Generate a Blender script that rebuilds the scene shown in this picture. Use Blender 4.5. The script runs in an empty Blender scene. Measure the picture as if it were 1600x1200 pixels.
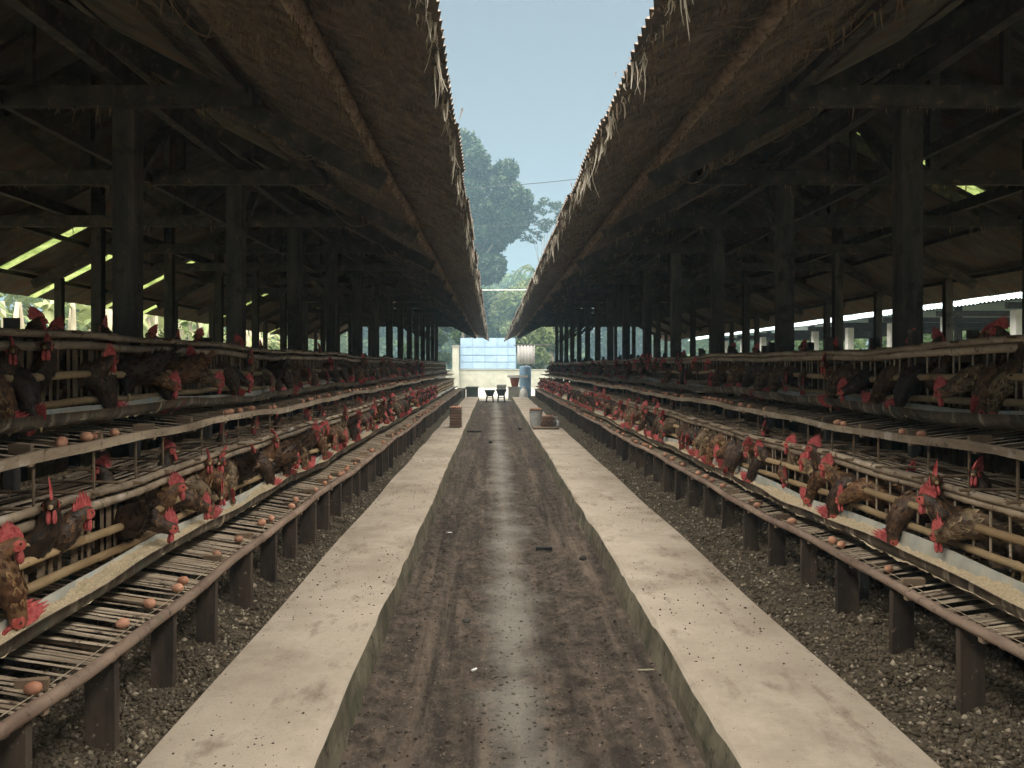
import bpy, math, random
import numpy as np
from mathutils import Vector, Matrix
R = math.radians
random.seed(7); rng = np.random.default_rng(7)
S = bpy.context.scene
COL = S.collection
# ------------------------------------------------------------------ camera
CAMZ = 1.5                        # z = 0 is the top of the concrete walkways
cam_d = bpy.data.cameras.new('camera'); cam = bpy.data.objects.new('camera', cam_d); COL.objects.link(cam)
cam.location = (0, 0, CAMZ); cam.rotation_euler = (R(90), 0, 0)
cam_d.sensor_width = 36; cam_d.lens = 27.0
cam_d.shift_x = 30/1600; cam_d.shift_y = -28/1600
cam_d.clip_start = 0.05; cam_d.clip_end = 3000
S.camera = cam
# ------------------------------------------------------------------ sky and sun
SUN_EL, SUN_AZ = 78.0, 172.0
w = bpy.data.worlds.new('World'); S.world = w; w.use_nodes = True
nt = w.node_tree
sky = nt.nodes.new('ShaderNodeTexSky'); sky.sky_type = 'NISHITA'; sky.sun_disc = False
sky.sun_elevation = R(SUN_EL); sky.sun_rotation = R(SUN_AZ)
sky.altitude = 0; sky.air_density = 1.0; sky.dust_density = 2.2; sky.ozone_density = 1.0
hs = nt.nodes.new('ShaderNodeHueSaturation'); hs.inputs['Saturation'].default_value = 0.42; hs.inputs['Value'].default_value = 0.32; hs.inputs['Hue'].default_value = .485
bg = nt.nodes['Background']; bg.inputs['Strength'].default_value = 0.05
nt.links.new(sky.outputs[0], hs.inputs['Color']); nt.links.new(hs.outputs[0], bg.inputs['Color'])
sun_d = bpy.data.lights.new('sun', 'SUN'); sun_d.energy = 3.5; sun_d.angle = R(108); sun_d.color = (1.0, .92, .80)
sun = bpy.data.objects.new('sun', sun_d); COL.objects.link(sun); sun.location = (0, 10, 30)
el, az = R(SUN_EL), R(SUN_AZ)
sdir = Vector((math.sin(az)*math.cos(el), math.cos(az)*math.cos(el), math.sin(el)))
sun.rotation_euler = sdir.to_track_quat('Z', 'Y').to_euler()
vs = S.view_settings
vs.view_transform = 'Standard'; vs.look = 'None'; vs.gamma = 1.0; vs.exposure = 2.85; vs.use_curve_mapping = False
S.cycles.max_bounces = 8; S.cycles.diffuse_bounces = 5; S.cycles.glossy_bounces = 2; S.cycles.transmission_bounces = 3
S.cycles.volume_bounces = 0; S.cycles.use_denoising = True; S.cycles.sample_clamp_indirect = 6
# ------------------------------------------------------------------ materials
def pm(name, c1, c2, scale=8, rough=.8, bump=.3, stretch=(1, 1, 1), detail=5, contrast=(.35, .65), spots=None, rnd=.25,
       spec=.3, attr=None, trans=None, fine=None):
    m = bpy.data.materials.new(name); m.use_nodes = True
    t = m.node_tree; N = t.nodes; L = t.links
    b = N['Principled BSDF']; b.inputs['Roughness'].default_value = rough
    b.inputs['Specular IOR Level'].default_value = spec
    tc = N.new('ShaderNodeTexCoord'); oi = N.new('ShaderNodeObjectInfo')
    ad = N.new('ShaderNodeVectorMath'); ad.operation = 'ADD'
    mu = N.new('ShaderNodeVectorMath'); mu.operation = 'SCALE'; mu.inputs[0].default_value = (17.3, 9.1, 5.7)
    L.new(oi.outputs['Random'], mu.inputs['Scale'])
    L.new(tc.outputs['Object'], ad.inputs[0]); L.new(mu.outputs[0], ad.inputs[1])
    mp = N.new('ShaderNodeMapping'); mp.inputs['Scale'].default_value = stretch
    L.new(ad.outputs[0], mp.inputs['Vector'])
    no = N.new('ShaderNodeTexNoise'); no.inputs['Scale'].default_value = scale; no.inputs['Detail'].default_value = detail
    no.inputs['Roughness'].default_value = .65
    L.new(mp.outputs[0], no.inputs['Vector'])
    cr = N.new('ShaderNodeValToRGB'); cr.color_ramp.elements[0].position = contrast[0]; cr.color_ramp.elements[1].position = contrast[1]
    cr.color_ramp.elements[0].color = (*c1, 1); cr.color_ramp.elements[1].color = (*c2, 1)
    L.new(no.outputs['Fac'], cr.inputs['Fac']); col = cr.outputs['Color']
    if spots:                                   # (colour, scale, lo, hi[, stretch])
        for sp in spots:
            n2 = N.new('ShaderNodeTexNoise'); n2.inputs['Scale'].default_value = sp[1]; n2.inputs['Detail'].default_value = 6
            n2.inputs['Roughness'].default_value = .7
            if len(sp) > 4:
                mp2 = N.new('ShaderNodeMapping'); mp2.inputs['Scale'].default_value = sp[4]
                L.new(ad.outputs[0], mp2.inputs['Vector']); L.new(mp2.outputs[0], n2.inputs['Vector'])
            else: L.new(ad.outputs[0], n2.inputs['Vector'])
            mr = N.new('ShaderNodeMapRange'); mr.inputs[1].default_value = sp[2]; mr.inputs[2].default_value = sp[3]
            L.new(n2.outputs['Fac'], mr.inputs[0])
            mx = N.new('ShaderNodeMix'); mx.data_type = 'RGBA'; mx.inputs['B'].default_value = (*sp[0], 1)
            L.new(mr.outputs[0], mx.inputs['Factor']); L.new(col, mx.inputs['A']); col = mx.outputs['Result']
    if attr:                                    # per-vertex tone mixes towards another colour
        at = N.new('ShaderNodeAttribute'); at.attribute_name = 'tone'
        mx = N.new('ShaderNodeMix'); mx.data_type = 'RGBA'; mx.inputs['B'].default_value = (*attr, 1)
        L.new(at.outputs['Fac'], mx.inputs['Factor']); L.new(col, mx.inputs['A']); col = mx.outputs['Result']
    if rnd:
        hv = N.new('ShaderNodeHueSaturation'); mr = N.new('ShaderNodeMapRange')
        mr.inputs[3].default_value = 1-rnd; mr.inputs[4].default_value = 1+rnd
        L.new(oi.outputs['Random'], mr.inputs[0]); L.new(mr.outputs[0], hv.inputs['Value']); L.new(col, hv.inputs['Color']); col = hv.outputs['Color']
    L.new(col, b.inputs['Base Color'])
    if bump:
        bp = N.new('ShaderNodeBump'); bp.inputs['Strength'].default_value = bump; bp.inputs['Distance'].default_value = .01
        h = no.outputs['Fac']
        if fine:
            n3 = N.new('ShaderNodeTexNoise'); n3.inputs['Scale'].default_value = fine; n3.inputs['Detail'].default_value = 4
            L.new(tc.outputs['Object'], n3.inputs['Vector'])
            am = N.new('ShaderNodeMath'); am.operation = 'ADD'; L.new(no.outputs['Fac'], am.inputs[0]); L.new(n3.outputs['Fac'], am.inputs[1]); h = am.outputs[0]
        L.new(h, bp.inputs['Height']); L.new(bp.outputs[0], b.inputs['Normal'])
    if trans:
        tr = N.new('ShaderNodeBsdfTranslucent'); L.new(col, tr.inputs['Color'])
        ms = N.new('ShaderNodeMixShader'); ms.inputs['Fac'].default_value = trans
        L.new(b.outputs[0], ms.inputs[1]); L.new(tr.outputs[0], ms.inputs[2]); L.new(ms.outputs[0], N['Material Output'].inputs['Surface'])
    return m
DIRT = (.06, .042, .03)
M = {}
M['bamboo'] = pm('bamboo', (.20, .15, .105), (.46, .375, .275), 6, .45, .25, (1, .25, 1), spots=[(DIRT, 22, .56, .66), ((.55, .5, .44), 5, .58, .7)])
M['bamboo_tan'] = pm('bamboo_tan', (.32, .215, .115), (.52, .385, .22), 5, .55, .2, (1, .3, 1), spots=[(DIRT, 26, .6, .68)])
M['rail_pink'] = pm('rail_pink', (.19, .13, .10), (.38, .28, .215), 7, .5, .25, (1, .3, 1), spots=[(DIRT, 24, .57, .66), ((.16, .17, .10), 9, .6, .7)])
M['slat'] = pm('slat', (.12, .085, .055), (.30, .22, .14), 9, .75, .3, (1, 1, .25), spots=[(DIRT, 18, .55, .7)])
M['slat_pale'] = pm('slat_pale', (.24, .185, .13), (.52, .43, .325), 9, .65, .3, (.3, 1, 1), spots=[(DIRT, 20, .55, .66)])
M['top_slat'] = pm('top_slat', (.22, .17, .12), (.50, .41, .31), 7, .65, .3, (1, .2, 1), spots=[(DIRT, 16, .54, .66)])
M['wood_dark'] = pm('wood_dark', (.03, .031, .032), (.10, .09, .08), 7, .85, .5, (1, 1, .2), spots=[((.20, .16, .12), 30, .62, .72), ((.02, .02, .022), 5, .52, .66)])
M['wood_beam'] = pm('wood_beam', (.032, .032, .032), (.09, .08, .072), 6, .9, .5, (1, 1, 1), spots=[((.20, .13, .085), 12, .58, .7)])
M['leg_wood'] = pm('leg_wood', (.03, .024, .02), (.10, .074, .055), 8, .85, .5, (1, 1, .2), spots=[((.36, .28, .2), 25, .62, .7), (DIRT, 10, .55, .7)])
M['plank'] = pm('plank', (.17, .12, .08), (.34, .25, .17), 10, .8, .4, (.2, 1, 1), spots=[(DIRT, 14, .6, .7)])
M['trough'] = pm('trough', (.055, .045, .036), (.21, .17, .125), 5, .6, .35, (1, 1, .5), spots=[((.46, .41, .32), 12, .53, .64, (1, 1.2, .12)), ((.12, .13, .10), 4, .55, .65)], rnd=.1)
M['trough_in'] = pm('trough_in', (.36, .36, .31), (.54, .52, .44), 6, .55, .1, spots=[((.28, .41, .46), 5, .57, .65), ((.45, .38, .28), 12, .56, .68)], rnd=.08)
M['feed'] = pm('feed', (.46, .36, .22), (.70, .59, .42), 70, .95, .8, detail=8, rnd=.05)
M['hen_dark'] = pm('hen_dark', (.012, .009, .008), (.045, .026, .018), 30, .55, .4, (1, 1, .4), attr=(.26, .14, .065), rnd=.5, spec=.4)
M['hen_brown'] = pm('hen_brown', (.028, .013, .008), (.11, .045, .022), 30, .6, .4, (1, 1, .4), attr=(.50, .30, .14), rnd=.4, spec=.35)
M['hen_gold'] = pm('hen_gold', (.03, .016, .01), (.12, .062, .03), 34, .6, .4, (1, 1, .4), attr=(.66, .50, .29), rnd=.3, spec=.35)
M['comb'] = pm('comb', (.36, .045, .05), (.62, .16, .15), 60, .65, .5, rnd=.25, spec=.25)
M['face'] = pm('face', (.34, .05, .045), (.55, .14, .11), 60, .55, .4, rnd=.2)
M['beak'] = pm('beak', (.30, .21, .12), (.45, .34, .2), 20, .45, .1)
M['eye'] = pm('eye', (.02, .012, .006), (.06, .03, .01), 20, .15, 0, rnd=0, spec=.8)
M['shank'] = pm('shank', (.30, .22, .1), (.42, .32, .16), 60, .6, .3)
M['egg'] = pm('egg', (.46, .205, .125), (.64, .35, .23), 9, .5, .05, contrast=(.3, .7), rnd=.28, spots=[((.42, .16, .09), 60, .66, .72)])
M['concrete'] = pm('concrete', (.40, .34, .27), (.57, .50, .41), 1.3, .9, .25, detail=9, rnd=0, fine=60, contrast=(.3, .7),
    spots=[((.33, .275, .215), 1.1, .46, .68), ((.19, .15, .11), 3.1, .55, .74, (1.6, .7, 1)), ((.16, .125, .095), 26, .64, .70), ((.26, .2, .15), 70, .6, .68)])
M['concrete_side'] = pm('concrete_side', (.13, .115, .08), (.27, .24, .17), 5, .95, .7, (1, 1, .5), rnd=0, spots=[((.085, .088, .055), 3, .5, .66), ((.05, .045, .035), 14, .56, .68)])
M['yard'] = pm('yard', (.27, .26, .22), (.38, .36, .31), .6, .9, .2, rnd=0)
M['manure'] = pm('manure', (.035, .028, .018), (.11, .09, .06), 14, .95, .8, rnd=0, spots=[((.24, .2, .14), 30, .6, .7)])
M['lump'] = pm('lump', (.034, .026, .017), (.095, .073, .048), 9, .95, .5, rnd=0, attr=(.48, .41, .31))
M['shed_floor'] = pm('shed_floor', (.05, .042, .03), (.12, .1, .07), 4, .95, .5, rnd=0)
M['ground'] = pm('ground', (.13, .12, .07), (.24, .21, .14), .5, .95, .3, rnd=0, spots=[((.07, .11, .035), .8, .5, .6)])
M['sheet'] = pm('sheet', (.085, .078, .07), (.19, .168, .145), 3.5, .9, .5, (.5, 1, 1), spots=[((.17, .105, .07), 2.2, .5, .66)], rnd=.12, fine=40)
M['sheet_eave'] = pm('sheet_eave', (.07, .058, .05), (.19, .15, .122), 9, .95, 1.0, spots=[((.045, .04, .04), 6, .5, .66), ((.23, .17, .13), 3, .54, .72)], rnd=.12, fine=60)
M['sheet_green'] = pm('sheet_green', (.12, .18, .05), (.32, .38, .15), 4, .6, .1, trans=.6, spots=[((.1, .1, .04), 5, .55, .68)])
M['pole_fuzz'] = pm('pole_fuzz', (.20, .145, .105), (.42, .32, .235), 14, .95, 1.0, spots=[((.07, .055, .045), 9, .56, .68)], fine=80)
M['cobweb'] = pm('cobweb', (.13, .095, .07), (.30, .225, .165), 20, .95, 0, trans=.35)
M['cobweb_pale'] = pm('cobweb_pale', (.42, .37, .30), (.68, .62, .53), 20, .95, 0, trans=.4)
M['blue_wall'] = pm('blue_wall', (.22, .32, .44), (.28, .39, .50), 1.5, .5, .1, rnd=.06)
M['blue_frame'] = pm('blue_frame', (.16, .24, .36), (.22, .31, .44), 3, .5, .1, rnd=.05)
M['white_wall'] = pm('white_wall', (.26, .26, .21), (.37, .37, .31), 1.2, .85, .2, rnd=0, spots=[((.38, .38, .3), 1.6, .55, .7)])
M['grey_sheet'] = pm('grey_sheet', (.24, .235, .23), (.30, .295, .285), 2, .8, .2, (1, 1, .2))
M['blue_roof'] = pm('blue_roof', (.42, .55, .62), (.52, .65, .71), 1.5, .5, .15, rnd=.05)
M['white_post'] = pm('white_post', (.50, .49, .45), (.66, .65, .6), 5, .8, .2)
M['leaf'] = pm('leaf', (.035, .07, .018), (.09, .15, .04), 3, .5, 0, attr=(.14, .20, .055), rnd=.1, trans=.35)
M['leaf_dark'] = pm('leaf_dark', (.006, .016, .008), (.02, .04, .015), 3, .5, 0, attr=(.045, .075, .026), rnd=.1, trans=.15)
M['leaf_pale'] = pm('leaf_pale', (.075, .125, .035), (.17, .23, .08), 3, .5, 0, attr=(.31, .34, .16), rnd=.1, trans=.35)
M['bark'] = pm('bark', (.14, .115, .085), (.30, .255, .19), 8, .9, .5, (1, 1, .25))
M['dry'] = pm('dry', (.26, .23, .16), (.44, .40, .29), 6, .8, .2, (1, 1, .2), trans=.2)
M['tray'] = pm('tray', (.24, .18, .14), (.38, .30, .235), 20, .95, .5, rnd=.12)
M['plastic_grey'] = pm('plastic_grey', (.38, .39, .38), (.52, .53, .51), 9, .5, .1)
M['plastic_blue'] = pm('plastic_blue', (.25, .42, .62), (.32, .5, .68), 9, .4, .05)
M['plastic_red'] = pm('plastic_red', (.25, .06, .03), (.33, .09, .045), 9, .5, .1)
M['plastic_dark'] = pm('plastic_dark', (.018, .02, .022), (.045, .048, .05), 9, .6, .1)
M['white'] = pm('white', (.66, .66, .63), (.78, .78, .75), 9, .7, .15)
M['green_box'] = pm('green_box', (.05, .065, .05), (.10, .12, .09), 6, .8, .2)
M['stone'] = pm('stone', (.20, .19, .16), (.33, .31, .26), 6, .9, .4)
M['cable'] = pm('cable', (.02, .02, .02), (.03, .03, .03), 9, .6, 0)
M['wire'] = pm('wire', (.30, .24, .17), (.42, .35, .26), 9, .6, 0)
# the path: muddy soil, smoother damp middle streak with sky sheen painted in
def path_mat():
    m = pm('path_soil', (.030, .024, .019), (.135, .104, .080), 9, .9, 1.0, (1, 1.0, 1), detail=10, rnd=0, fine=45, contrast=(.36, .66),
           spots=[((.045, .036, .029), 2.2, .5, .66, (1.3, .6, 1)), ((.03, .024, .02), 24, .56, .68), ((.36, .29, .22), 44, .6, .7), ((.17, .132, .10), 2.2, .50, .68, (2.3, .13, 1)), ((.03, .025, .021), 2.6, .52, .68, (2.3, .12, 1))])
    t = m.node_tree; N = t.nodes; L = t.links; b = N['Principled BSDF']
    tc = N.new('ShaderNodeTexCoord'); sx = N.new('ShaderNodeSeparateXYZ'); L.new(tc.outputs['Object'], sx.inputs[0])
    no = N.new('ShaderNodeTexNoise'); no.inputs['Scale'].default_value = 2.2; no.inputs['Detail'].default_value = 7
    L.new(tc.outputs['Object'], no.inputs['Vector'])
    d = N.new('ShaderNodeMath'); d.operation = 'SUBTRACT'; d.inputs[1].default_value = .13; L.new(sx.outputs[0], d.inputs[0])
    a = N.new('ShaderNodeMath'); a.operation = 'ABSOLUTE'; L.new(d.outputs[0], a.inputs[0])
    ma = N.new('ShaderNodeMath'); ma.operation = 'MULTIPLY_ADD'; ma.inputs[1].default_value = .62; L.new(no.outputs['Fac'], ma.inputs[0]); L.new(a.outputs[0], ma.inputs[2])
    mr = N.new('ShaderNodeMapRange'); mr.interpolation_type = 'SMOOTHSTEP'
    mr.inputs[1].default_value = .22; mr.inputs[2].default_value = .58; mr.inputs[3].default_value = 1; mr.inputs[4].default_value = 0
    L.new(ma.outputs[0], mr.inputs[0])
    old = b.inputs['Base Color'].links[0].from_socket
    mx = N.new('ShaderNodeMix'); mx.data_type = 'RGBA'; mx.inputs['B'].default_value = (.25, .235, .2, 1)  # pale grey paints the sky's reflection onto the wet streak
    sc = N.new('ShaderNodeMath'); sc.operation = 'MULTIPLY'; sc.inputs[1].default_value = .85; L.new(mr.outputs[0], sc.inputs[0])
    L.new(sc.outputs[0], mx.inputs['Factor']); L.new(old, mx.inputs['A']); L.new(mx.outputs['Result'], b.inputs['Base Color'])
    m2 = N.new('ShaderNodeMapRange'); m2.inputs[3].default_value = .92; m2.inputs[4].default_value = .58
    L.new(mr.outputs[0], m2.inputs[0]); L.new(m2.outputs[0], b.inputs['Roughness'])
    return m
M['path'] = path_mat()
# ------------------------------------------------------------------ mesh helpers
class MB:
    def __init__(s): s.v = []; s.f = []; s.m = []; s.tone = []
    def add(s, vs_, fs, mi=0, tone=0.0):
        o = len(s.v); s.v += [tuple(p) for p in vs_]; s.f += [tuple(i+o for i in f) for f in fs]; s.m += [mi]*len(fs)
        s.tone += ([tone]*len(vs_) if not hasattr(tone, '__len__') else list(tone)); return s
    def box(s, c, d, rz=0, rot=None, mi=0, taper=1.0, jit=0):
        x, y, z = d[0]/2, d[1]/2, d[2]/2
        P = [Vector((sx*x*(taper if sz > 0 else 1), sy*y*(taper if sz > 0 else 1), sz*z)) for sz in (-1, 1) for sx, sy in ((-1, -1), (1, -1), (1, 1), (-1, 1))]
        if jit: P = [p+Vector((random.uniform(-jit, jit), random.uniform(-jit, jit), random.uniform(-jit, jit))) for p in P]
        mt = rot if rot is not None else Matrix.Rotation(rz, 3, 'Z')
        P = [mt @ p + Vector(c) for p in P]
        return s.add(P, [(3, 2, 1, 0), (4, 5, 6, 7), (0, 1, 5, 4), (1, 2, 6, 5), (2, 3, 7, 6), (3, 0, 4, 7)], mi)
    def beam(s, a, b, wd, th, up=(0, 0, 1), mi=0):       # box between two points
        a, b = Vector(a), Vector(b); d = (b-a); l = d.length; t = d/l
        u = Vector(up); sd = t.cross(u)
        if sd.length < 1e-4: sd = Vector((1, 0, 0))
        sd.normalize(); u = sd.cross(t)
        P = [q + sd*(i*wd/2) + u*(j*th/2) for q in (a, b) for i, j in ((-1, -1), (1, -1), (1, 1), (-1, 1))]
        return s.add(P, [(0, 1, 2, 3), (7, 6, 5, 4), (0, 4, 5, 1), (1, 5, 6, 2), (2, 6, 7, 3), (3, 7, 4, 0)], mi)
    def tube(s, pts, rad, n=8, mi=0, cap=True, flat=1.0):
        pts = [Vector(p) for p in pts]; k = len(pts)
        rad = rad if hasattr(rad, '__len__') else [rad]*k
        V = []; prev = None
        for i, p in enumerate(pts):
            t = (pts[min(i+1, k-1)]-pts[max(i-1, 0)]).normalized()
            u = Vector((0, 0, 1)) if abs(t.z) < .95 else Vector((1, 0, 0))
            if prev is not None: u = prev
            a = t.cross(u).normalized(); b = a.cross(t).normalized(); prev = b
            for j in range(n):
                th = 2*math.pi*j/n
                V.append(p + a*(math.cos(th)*rad[i]) + b*(math.sin(th)*rad[i]*flat))
        F = [(i*n+j, i*n+(j+1) % n, (i+1)*n+(j+1) % n, (i+1)*n+j) for i in range(k-1) for j in range(n)]
        if cap: F += [tuple(range(n))[::-1], tuple(range((k-1)*n, k*n))]
        return s.add(V, F, mi)
    def mesh(s, name, mats, smooth=False):
        me = bpy.data.meshes.new(name); me.from_pydata(s.v, [], s.f)
        for m in (mats if isinstance(mats, (list, tuple)) else [mats]): me.materials.append(M[m] if isinstance(m, str) else m)
        me.polygons.foreach_set('material_index', s.m)
        if smooth: me.polygons.foreach_set('use_smooth', [True]*len(me.polygons))
        if any(s.tone):
            at = me.attributes.new('tone', 'FLOAT', 'POINT'); at.data.foreach_set('value', s.tone)
        me.update(); return me
def link(name, me, parent=None, loc=(0, 0, 0), rot=None, scl=None):
    o = bpy.data.objects.new(name, me); COL.objects.link(o)
    if parent is not None:
        o.parent = parent
        P = Vector(loc) - WORLD.get(parent.name, Vector((0, 0, 0)))
        o.location = P; WORLD[o.name] = Vector(loc)
    else:
        o.location = loc; WORLD[o.name] = Vector(loc)
    if rot is not None: o.rotation_euler = rot
    if scl is not None: o.scale = scl
    return o
WORLD = {}
def tag(o, label=None, cat=None, group=None, kind=None):
    if label: o['label'] = label
    if cat: o['category'] = cat
    if group: o['group'] = group
    if kind: o['kind'] = kind
    return o
def empty(name, loc=(0, 0, 0), rz=0):
    o = bpy.data.objects.new(name, None); COL.objects.link(o); o.location = loc; o.rotation_euler = (0, 0, rz)
    WORLD[o.name] = Vector(loc); return o
def copy_obj(o, parent=None):
    c = o.copy(); COL.objects.link(c); c.parent = parent; return c
def npmesh(name, V, F, mats, tone=None, smooth=False, mi=None):
    V = np.asarray(V, np.float32); F = np.asarray(F, np.int32); k = F.shape[1]
    me = bpy.data.meshes.new(name)
    me.vertices.add(len(V)); me.vertices.foreach_set('co', V.ravel())
    me.loops.add(F.size); me.loops.foreach_set('vertex_index', F.ravel())
    me.polygons.add(len(F)); me.polygons.foreach_set('loop_start', np.arange(0, F.size, k, dtype=np.int32))
    me.polygons.foreach_set('loop_total', np.full(len(F), k, np.int32))
    for m in (mats if isinstance(mats, (list, tuple)) else [mats]): me.materials.append(M[m])
    if mi is not None: me.polygons.foreach_set('material_index', np.asarray(mi, np.int32))
    if smooth: me.polygons.foreach_set('use_smooth', np.ones(len(F), bool))
    me.update(calc_edges=True); me.validate()
    if tone is not None:
        at = me.attributes.new('tone', 'FLOAT', 'POINT'); at.data.foreach_set('value', np.asarray(tone, np.float32))
    return me
def vnoise(x, y, seed=0):                                       # smooth value noise
    r = np.random.default_rng(seed); T = r.random((64, 64))
    xi = np.floor(x).astype(int); yi = np.floor(y).astype(int); fx = x-xi; fy = y-yi
    fx = fx*fx*(3-2*fx); fy = fy*fy*(3-2*fy); g = lambda a, b: T[a % 64, b % 64]
    return (g(xi, yi)*(1-fx)+g(xi+1, yi)*fx)*(1-fy)+(g(xi, yi+1)*(1-fx)+g(xi+1, yi+1)*fx)*fy
def grid(xs, ys, zf):
    X, Y = np.meshgrid(xs, ys); Z = zf(X, Y); nx, ny = len(xs), len(ys)
    V = np.stack([X, Y, Z], -1).reshape(-1, 3); i = np.arange(nx*ny).reshape(ny, nx)
    return V, np.stack([i[:-1, :-1], i[:-1, 1:], i[1:, 1:], i[1:, :-1]], -1).reshape(-1, 4)
YEND = 41.0
C0 = .195                                                       # middle line between the two sheds
# ------------------------------------------------------------------ ground, path, walkways
tag(link('ground', MB().add([(-200, -130, 0), (200, -130, 0), (200, 280, 0), (-200, 280, 0)], [(0, 1, 2, 3)]).mesh('ground', 'ground'), loc=(0, 0, -.34)), kind='structure')
def path_z(X, Y):
    z = -.215 + .035*(vnoise(X*3.1, Y*1.6, 1)-.5) + .03*(vnoise(X*9, Y*7, 2)-.5) + .022*(vnoise(X*27, Y*24, 3)-.5) + .010*(vnoise(X*60, Y*55, 4)-.5)
    wob = .04*np.sin(Y*.5)+.03*np.sin(Y*1.3+1)
    z = z - .016*np.exp(-((X-(-.16+wob*.4))/.05)**2)*vnoise(X*4, Y*1.3, 8) - .016*np.exp(-((X-(.50+wob*.5))/.06)**2)*vnoise(X*4, Y*1.3, 9)
    z = z + .03*np.exp(-((X+.66)/.14)**2)*vnoise(X*6, Y*5, 5) + .03*np.exp(-((X-.92)/.14)**2)*vnoise(X*6, Y*5, 6)
    f = np.exp(-((X-.13)/.2)**2); return z*(1-.6*f) + (-.208)*.6*f
yy = np.concatenate([np.arange(-13, 2, .1), np.arange(2, 9, .012), np.arange(9, 18, .05), np.arange(18, 37.4, .15)])
V, F = grid(np.linspace(-.72, .99, 150), yy, path_z)
tag(link('path', npmesh('path', V, F, 'path', smooth=True)), kind='structure')
def edge_wob(y, ph): return .007*math.sin(y*.9+ph)+.003*math.sin(y*2.3+ph*2)+.003*math.sin(y*6.1+ph)
def walkway(name, x0, x1, ph, side):
    ys = np.concatenate([np.arange(-13, 12, .12), np.arange(12, 37.2, .4)])
    mb = MB(); inner = (x1 if side < 0 else x0)
    rows = []
    for y in ys:
        e = inner+edge_wob(y, ph); o = x0 if side < 0 else x1; o = o + .008*math.sin(y*1.7+ph)
        z = .004*math.sin(y*1.9+ph); sgn = 1 if side < 0 else -1
        ch = .014+.006*math.sin(y*5+ph)+random.choice((0, 0, 0, .004, .016))
        rows.append([(o, y, -.30), (o, y, z), ((o+e)/2, y, z+.002), (e-sgn*ch, y, z), (e, y, z-ch), (e+sgn*.012+.008*math.sin(y*3.3), y, -.12), (e+sgn*.03+.01*math.sin(y*2.1), y, -.30)])
    n = 7; V = [p for r in rows for p in r]; F = []; mi = []
    for i in range(len(rows)-1):
        for j in range(n-1):
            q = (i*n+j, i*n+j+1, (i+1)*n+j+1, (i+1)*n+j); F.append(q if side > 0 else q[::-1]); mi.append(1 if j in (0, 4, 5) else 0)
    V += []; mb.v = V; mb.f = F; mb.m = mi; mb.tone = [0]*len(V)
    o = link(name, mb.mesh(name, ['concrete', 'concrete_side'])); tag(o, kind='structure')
    return o
WL = walkway('walkway_left', -1.326, -.68, .4, -1); WR = walkway('walkway_right', .94, 1.665, 2.1, 1)
# yard behind the sheds
tag(link('yard', MB().add([(-30, 37.3, 0), (30, 37.3, 0), (30, 75, 0), (-30, 75, 0)], [(0, 1, 2, 3)]).mesh('yard', 'yard'), loc=(0, 0, -.20)), kind='structure')
for sx, nm in ((-1, 'shed_floor_left'), (1, 'shed_floor_right')):
    tag(link(nm, MB().add([(min(sx*1.9, sx*9.6), -13, 0), (max(sx*1.9, sx*9.6), -13, 0), (max(sx*1.9, sx*9.6), YEND, 0), (min(sx*1.9, sx*9.6), YEND, 0)], [(0, 1, 2, 3)]).mesh(nm, 'shed_floor'), loc=(0, 0, -.08)), kind='structure')
# manure under the cages
def lumps(name, n, xr, yr, seed, sz=(.0035, .0175), zf=None, mat='lump', bias=1.6):
    r = np.random.default_rng(seed)
    ico = np.array([(0, 0, 1), (1, 0, 0), (0, 1, 0), (-1, 0, 0), (0, -1, 0), (0, 0, -1)], float)
    T = np.array([(0, 1, 2), (0, 2, 3), (0, 3, 4), (0, 4, 1), (5, 2, 1), (5, 3, 2), (5, 4, 3), (5, 1, 4)])
    y = yr[0]+(yr[1]-yr[0])*r.random(n)**bias; x = xr[0]+(xr[1]-xr[0])*r.random(n)
    s = sz[0]+(sz[1]-sz[0])*r.random(n)**2
    z = zf(x, y) if zf else np.zeros(n)
    P = ico[None]*s[:, None, None]*(.4+1.15*r.random((n, 6, 1)))*np.stack([np.ones(n), .7+.7*r.random(n), .55+.4*r.random(n)], -1)[:, None, :]
    a = r.random(n)*6.283; c, q = np.cos(a)[:, None], np.sin(a)[:, None]
    X = P[..., 0]*c-P[..., 1]*q; Yv = P[..., 0]*q+P[..., 1]*c
    V = np.stack([X+x[:, None], Yv+y[:, None], P[..., 2]+z[:, None]+s[:, None]*.25], -1).reshape(-1, 3)
    Fc = (T[None]+6*np.arange(n)[:, None, None]).reshape(-1, 3)
    tone = np.repeat(np.where(r.random(n) < .17, r.random(n)*.9, r.random(n)*.2), 6)
    return npmesh(name, V, Fc, mat, tone)
def man_z(s, x0):
    def f(X, Y):
        d = np.abs(X)-x0
        return -.03+.085*np.clip(d/.45, 0, 1)+.09*(vnoise(X*3, Y*2.1, 11)-.5)*np.clip(d/.2, .15, 1)+.05*(vnoise(X*9, Y*8, 12)-.5)*np.clip(d/.1, .3, 1)
    return f
for s, x0, nm in ((-1, 1.30, 'left'), (1, 1.64, 'right')):
    zf = man_z(s, x0); xs = np.linspace(s*x0, s*(x0+1.6), 40); xs = np.sort(xs)
    V, F = grid(xs, np.concatenate([np.arange(-13, 10, .08), np.arange(10, 37, .25)]), zf)
    tag(link('manure_bed', npmesh('manure_bed', V, F, 'manure', smooth=True)), 'dark manure bed under the %s hen cages' % nm, 'manure', kind='stuff')
    ob = link('manure_crumbs', lumps('manure_crumbs', 62000, (s*x0, s*(x0+.95)), (1.7, 16), 20+s, zf=zf))
    tag(ob, 'loose crumbs and dry lumps of manure under the %s hen cages' % nm, 'manure', kind='stuff')
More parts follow.
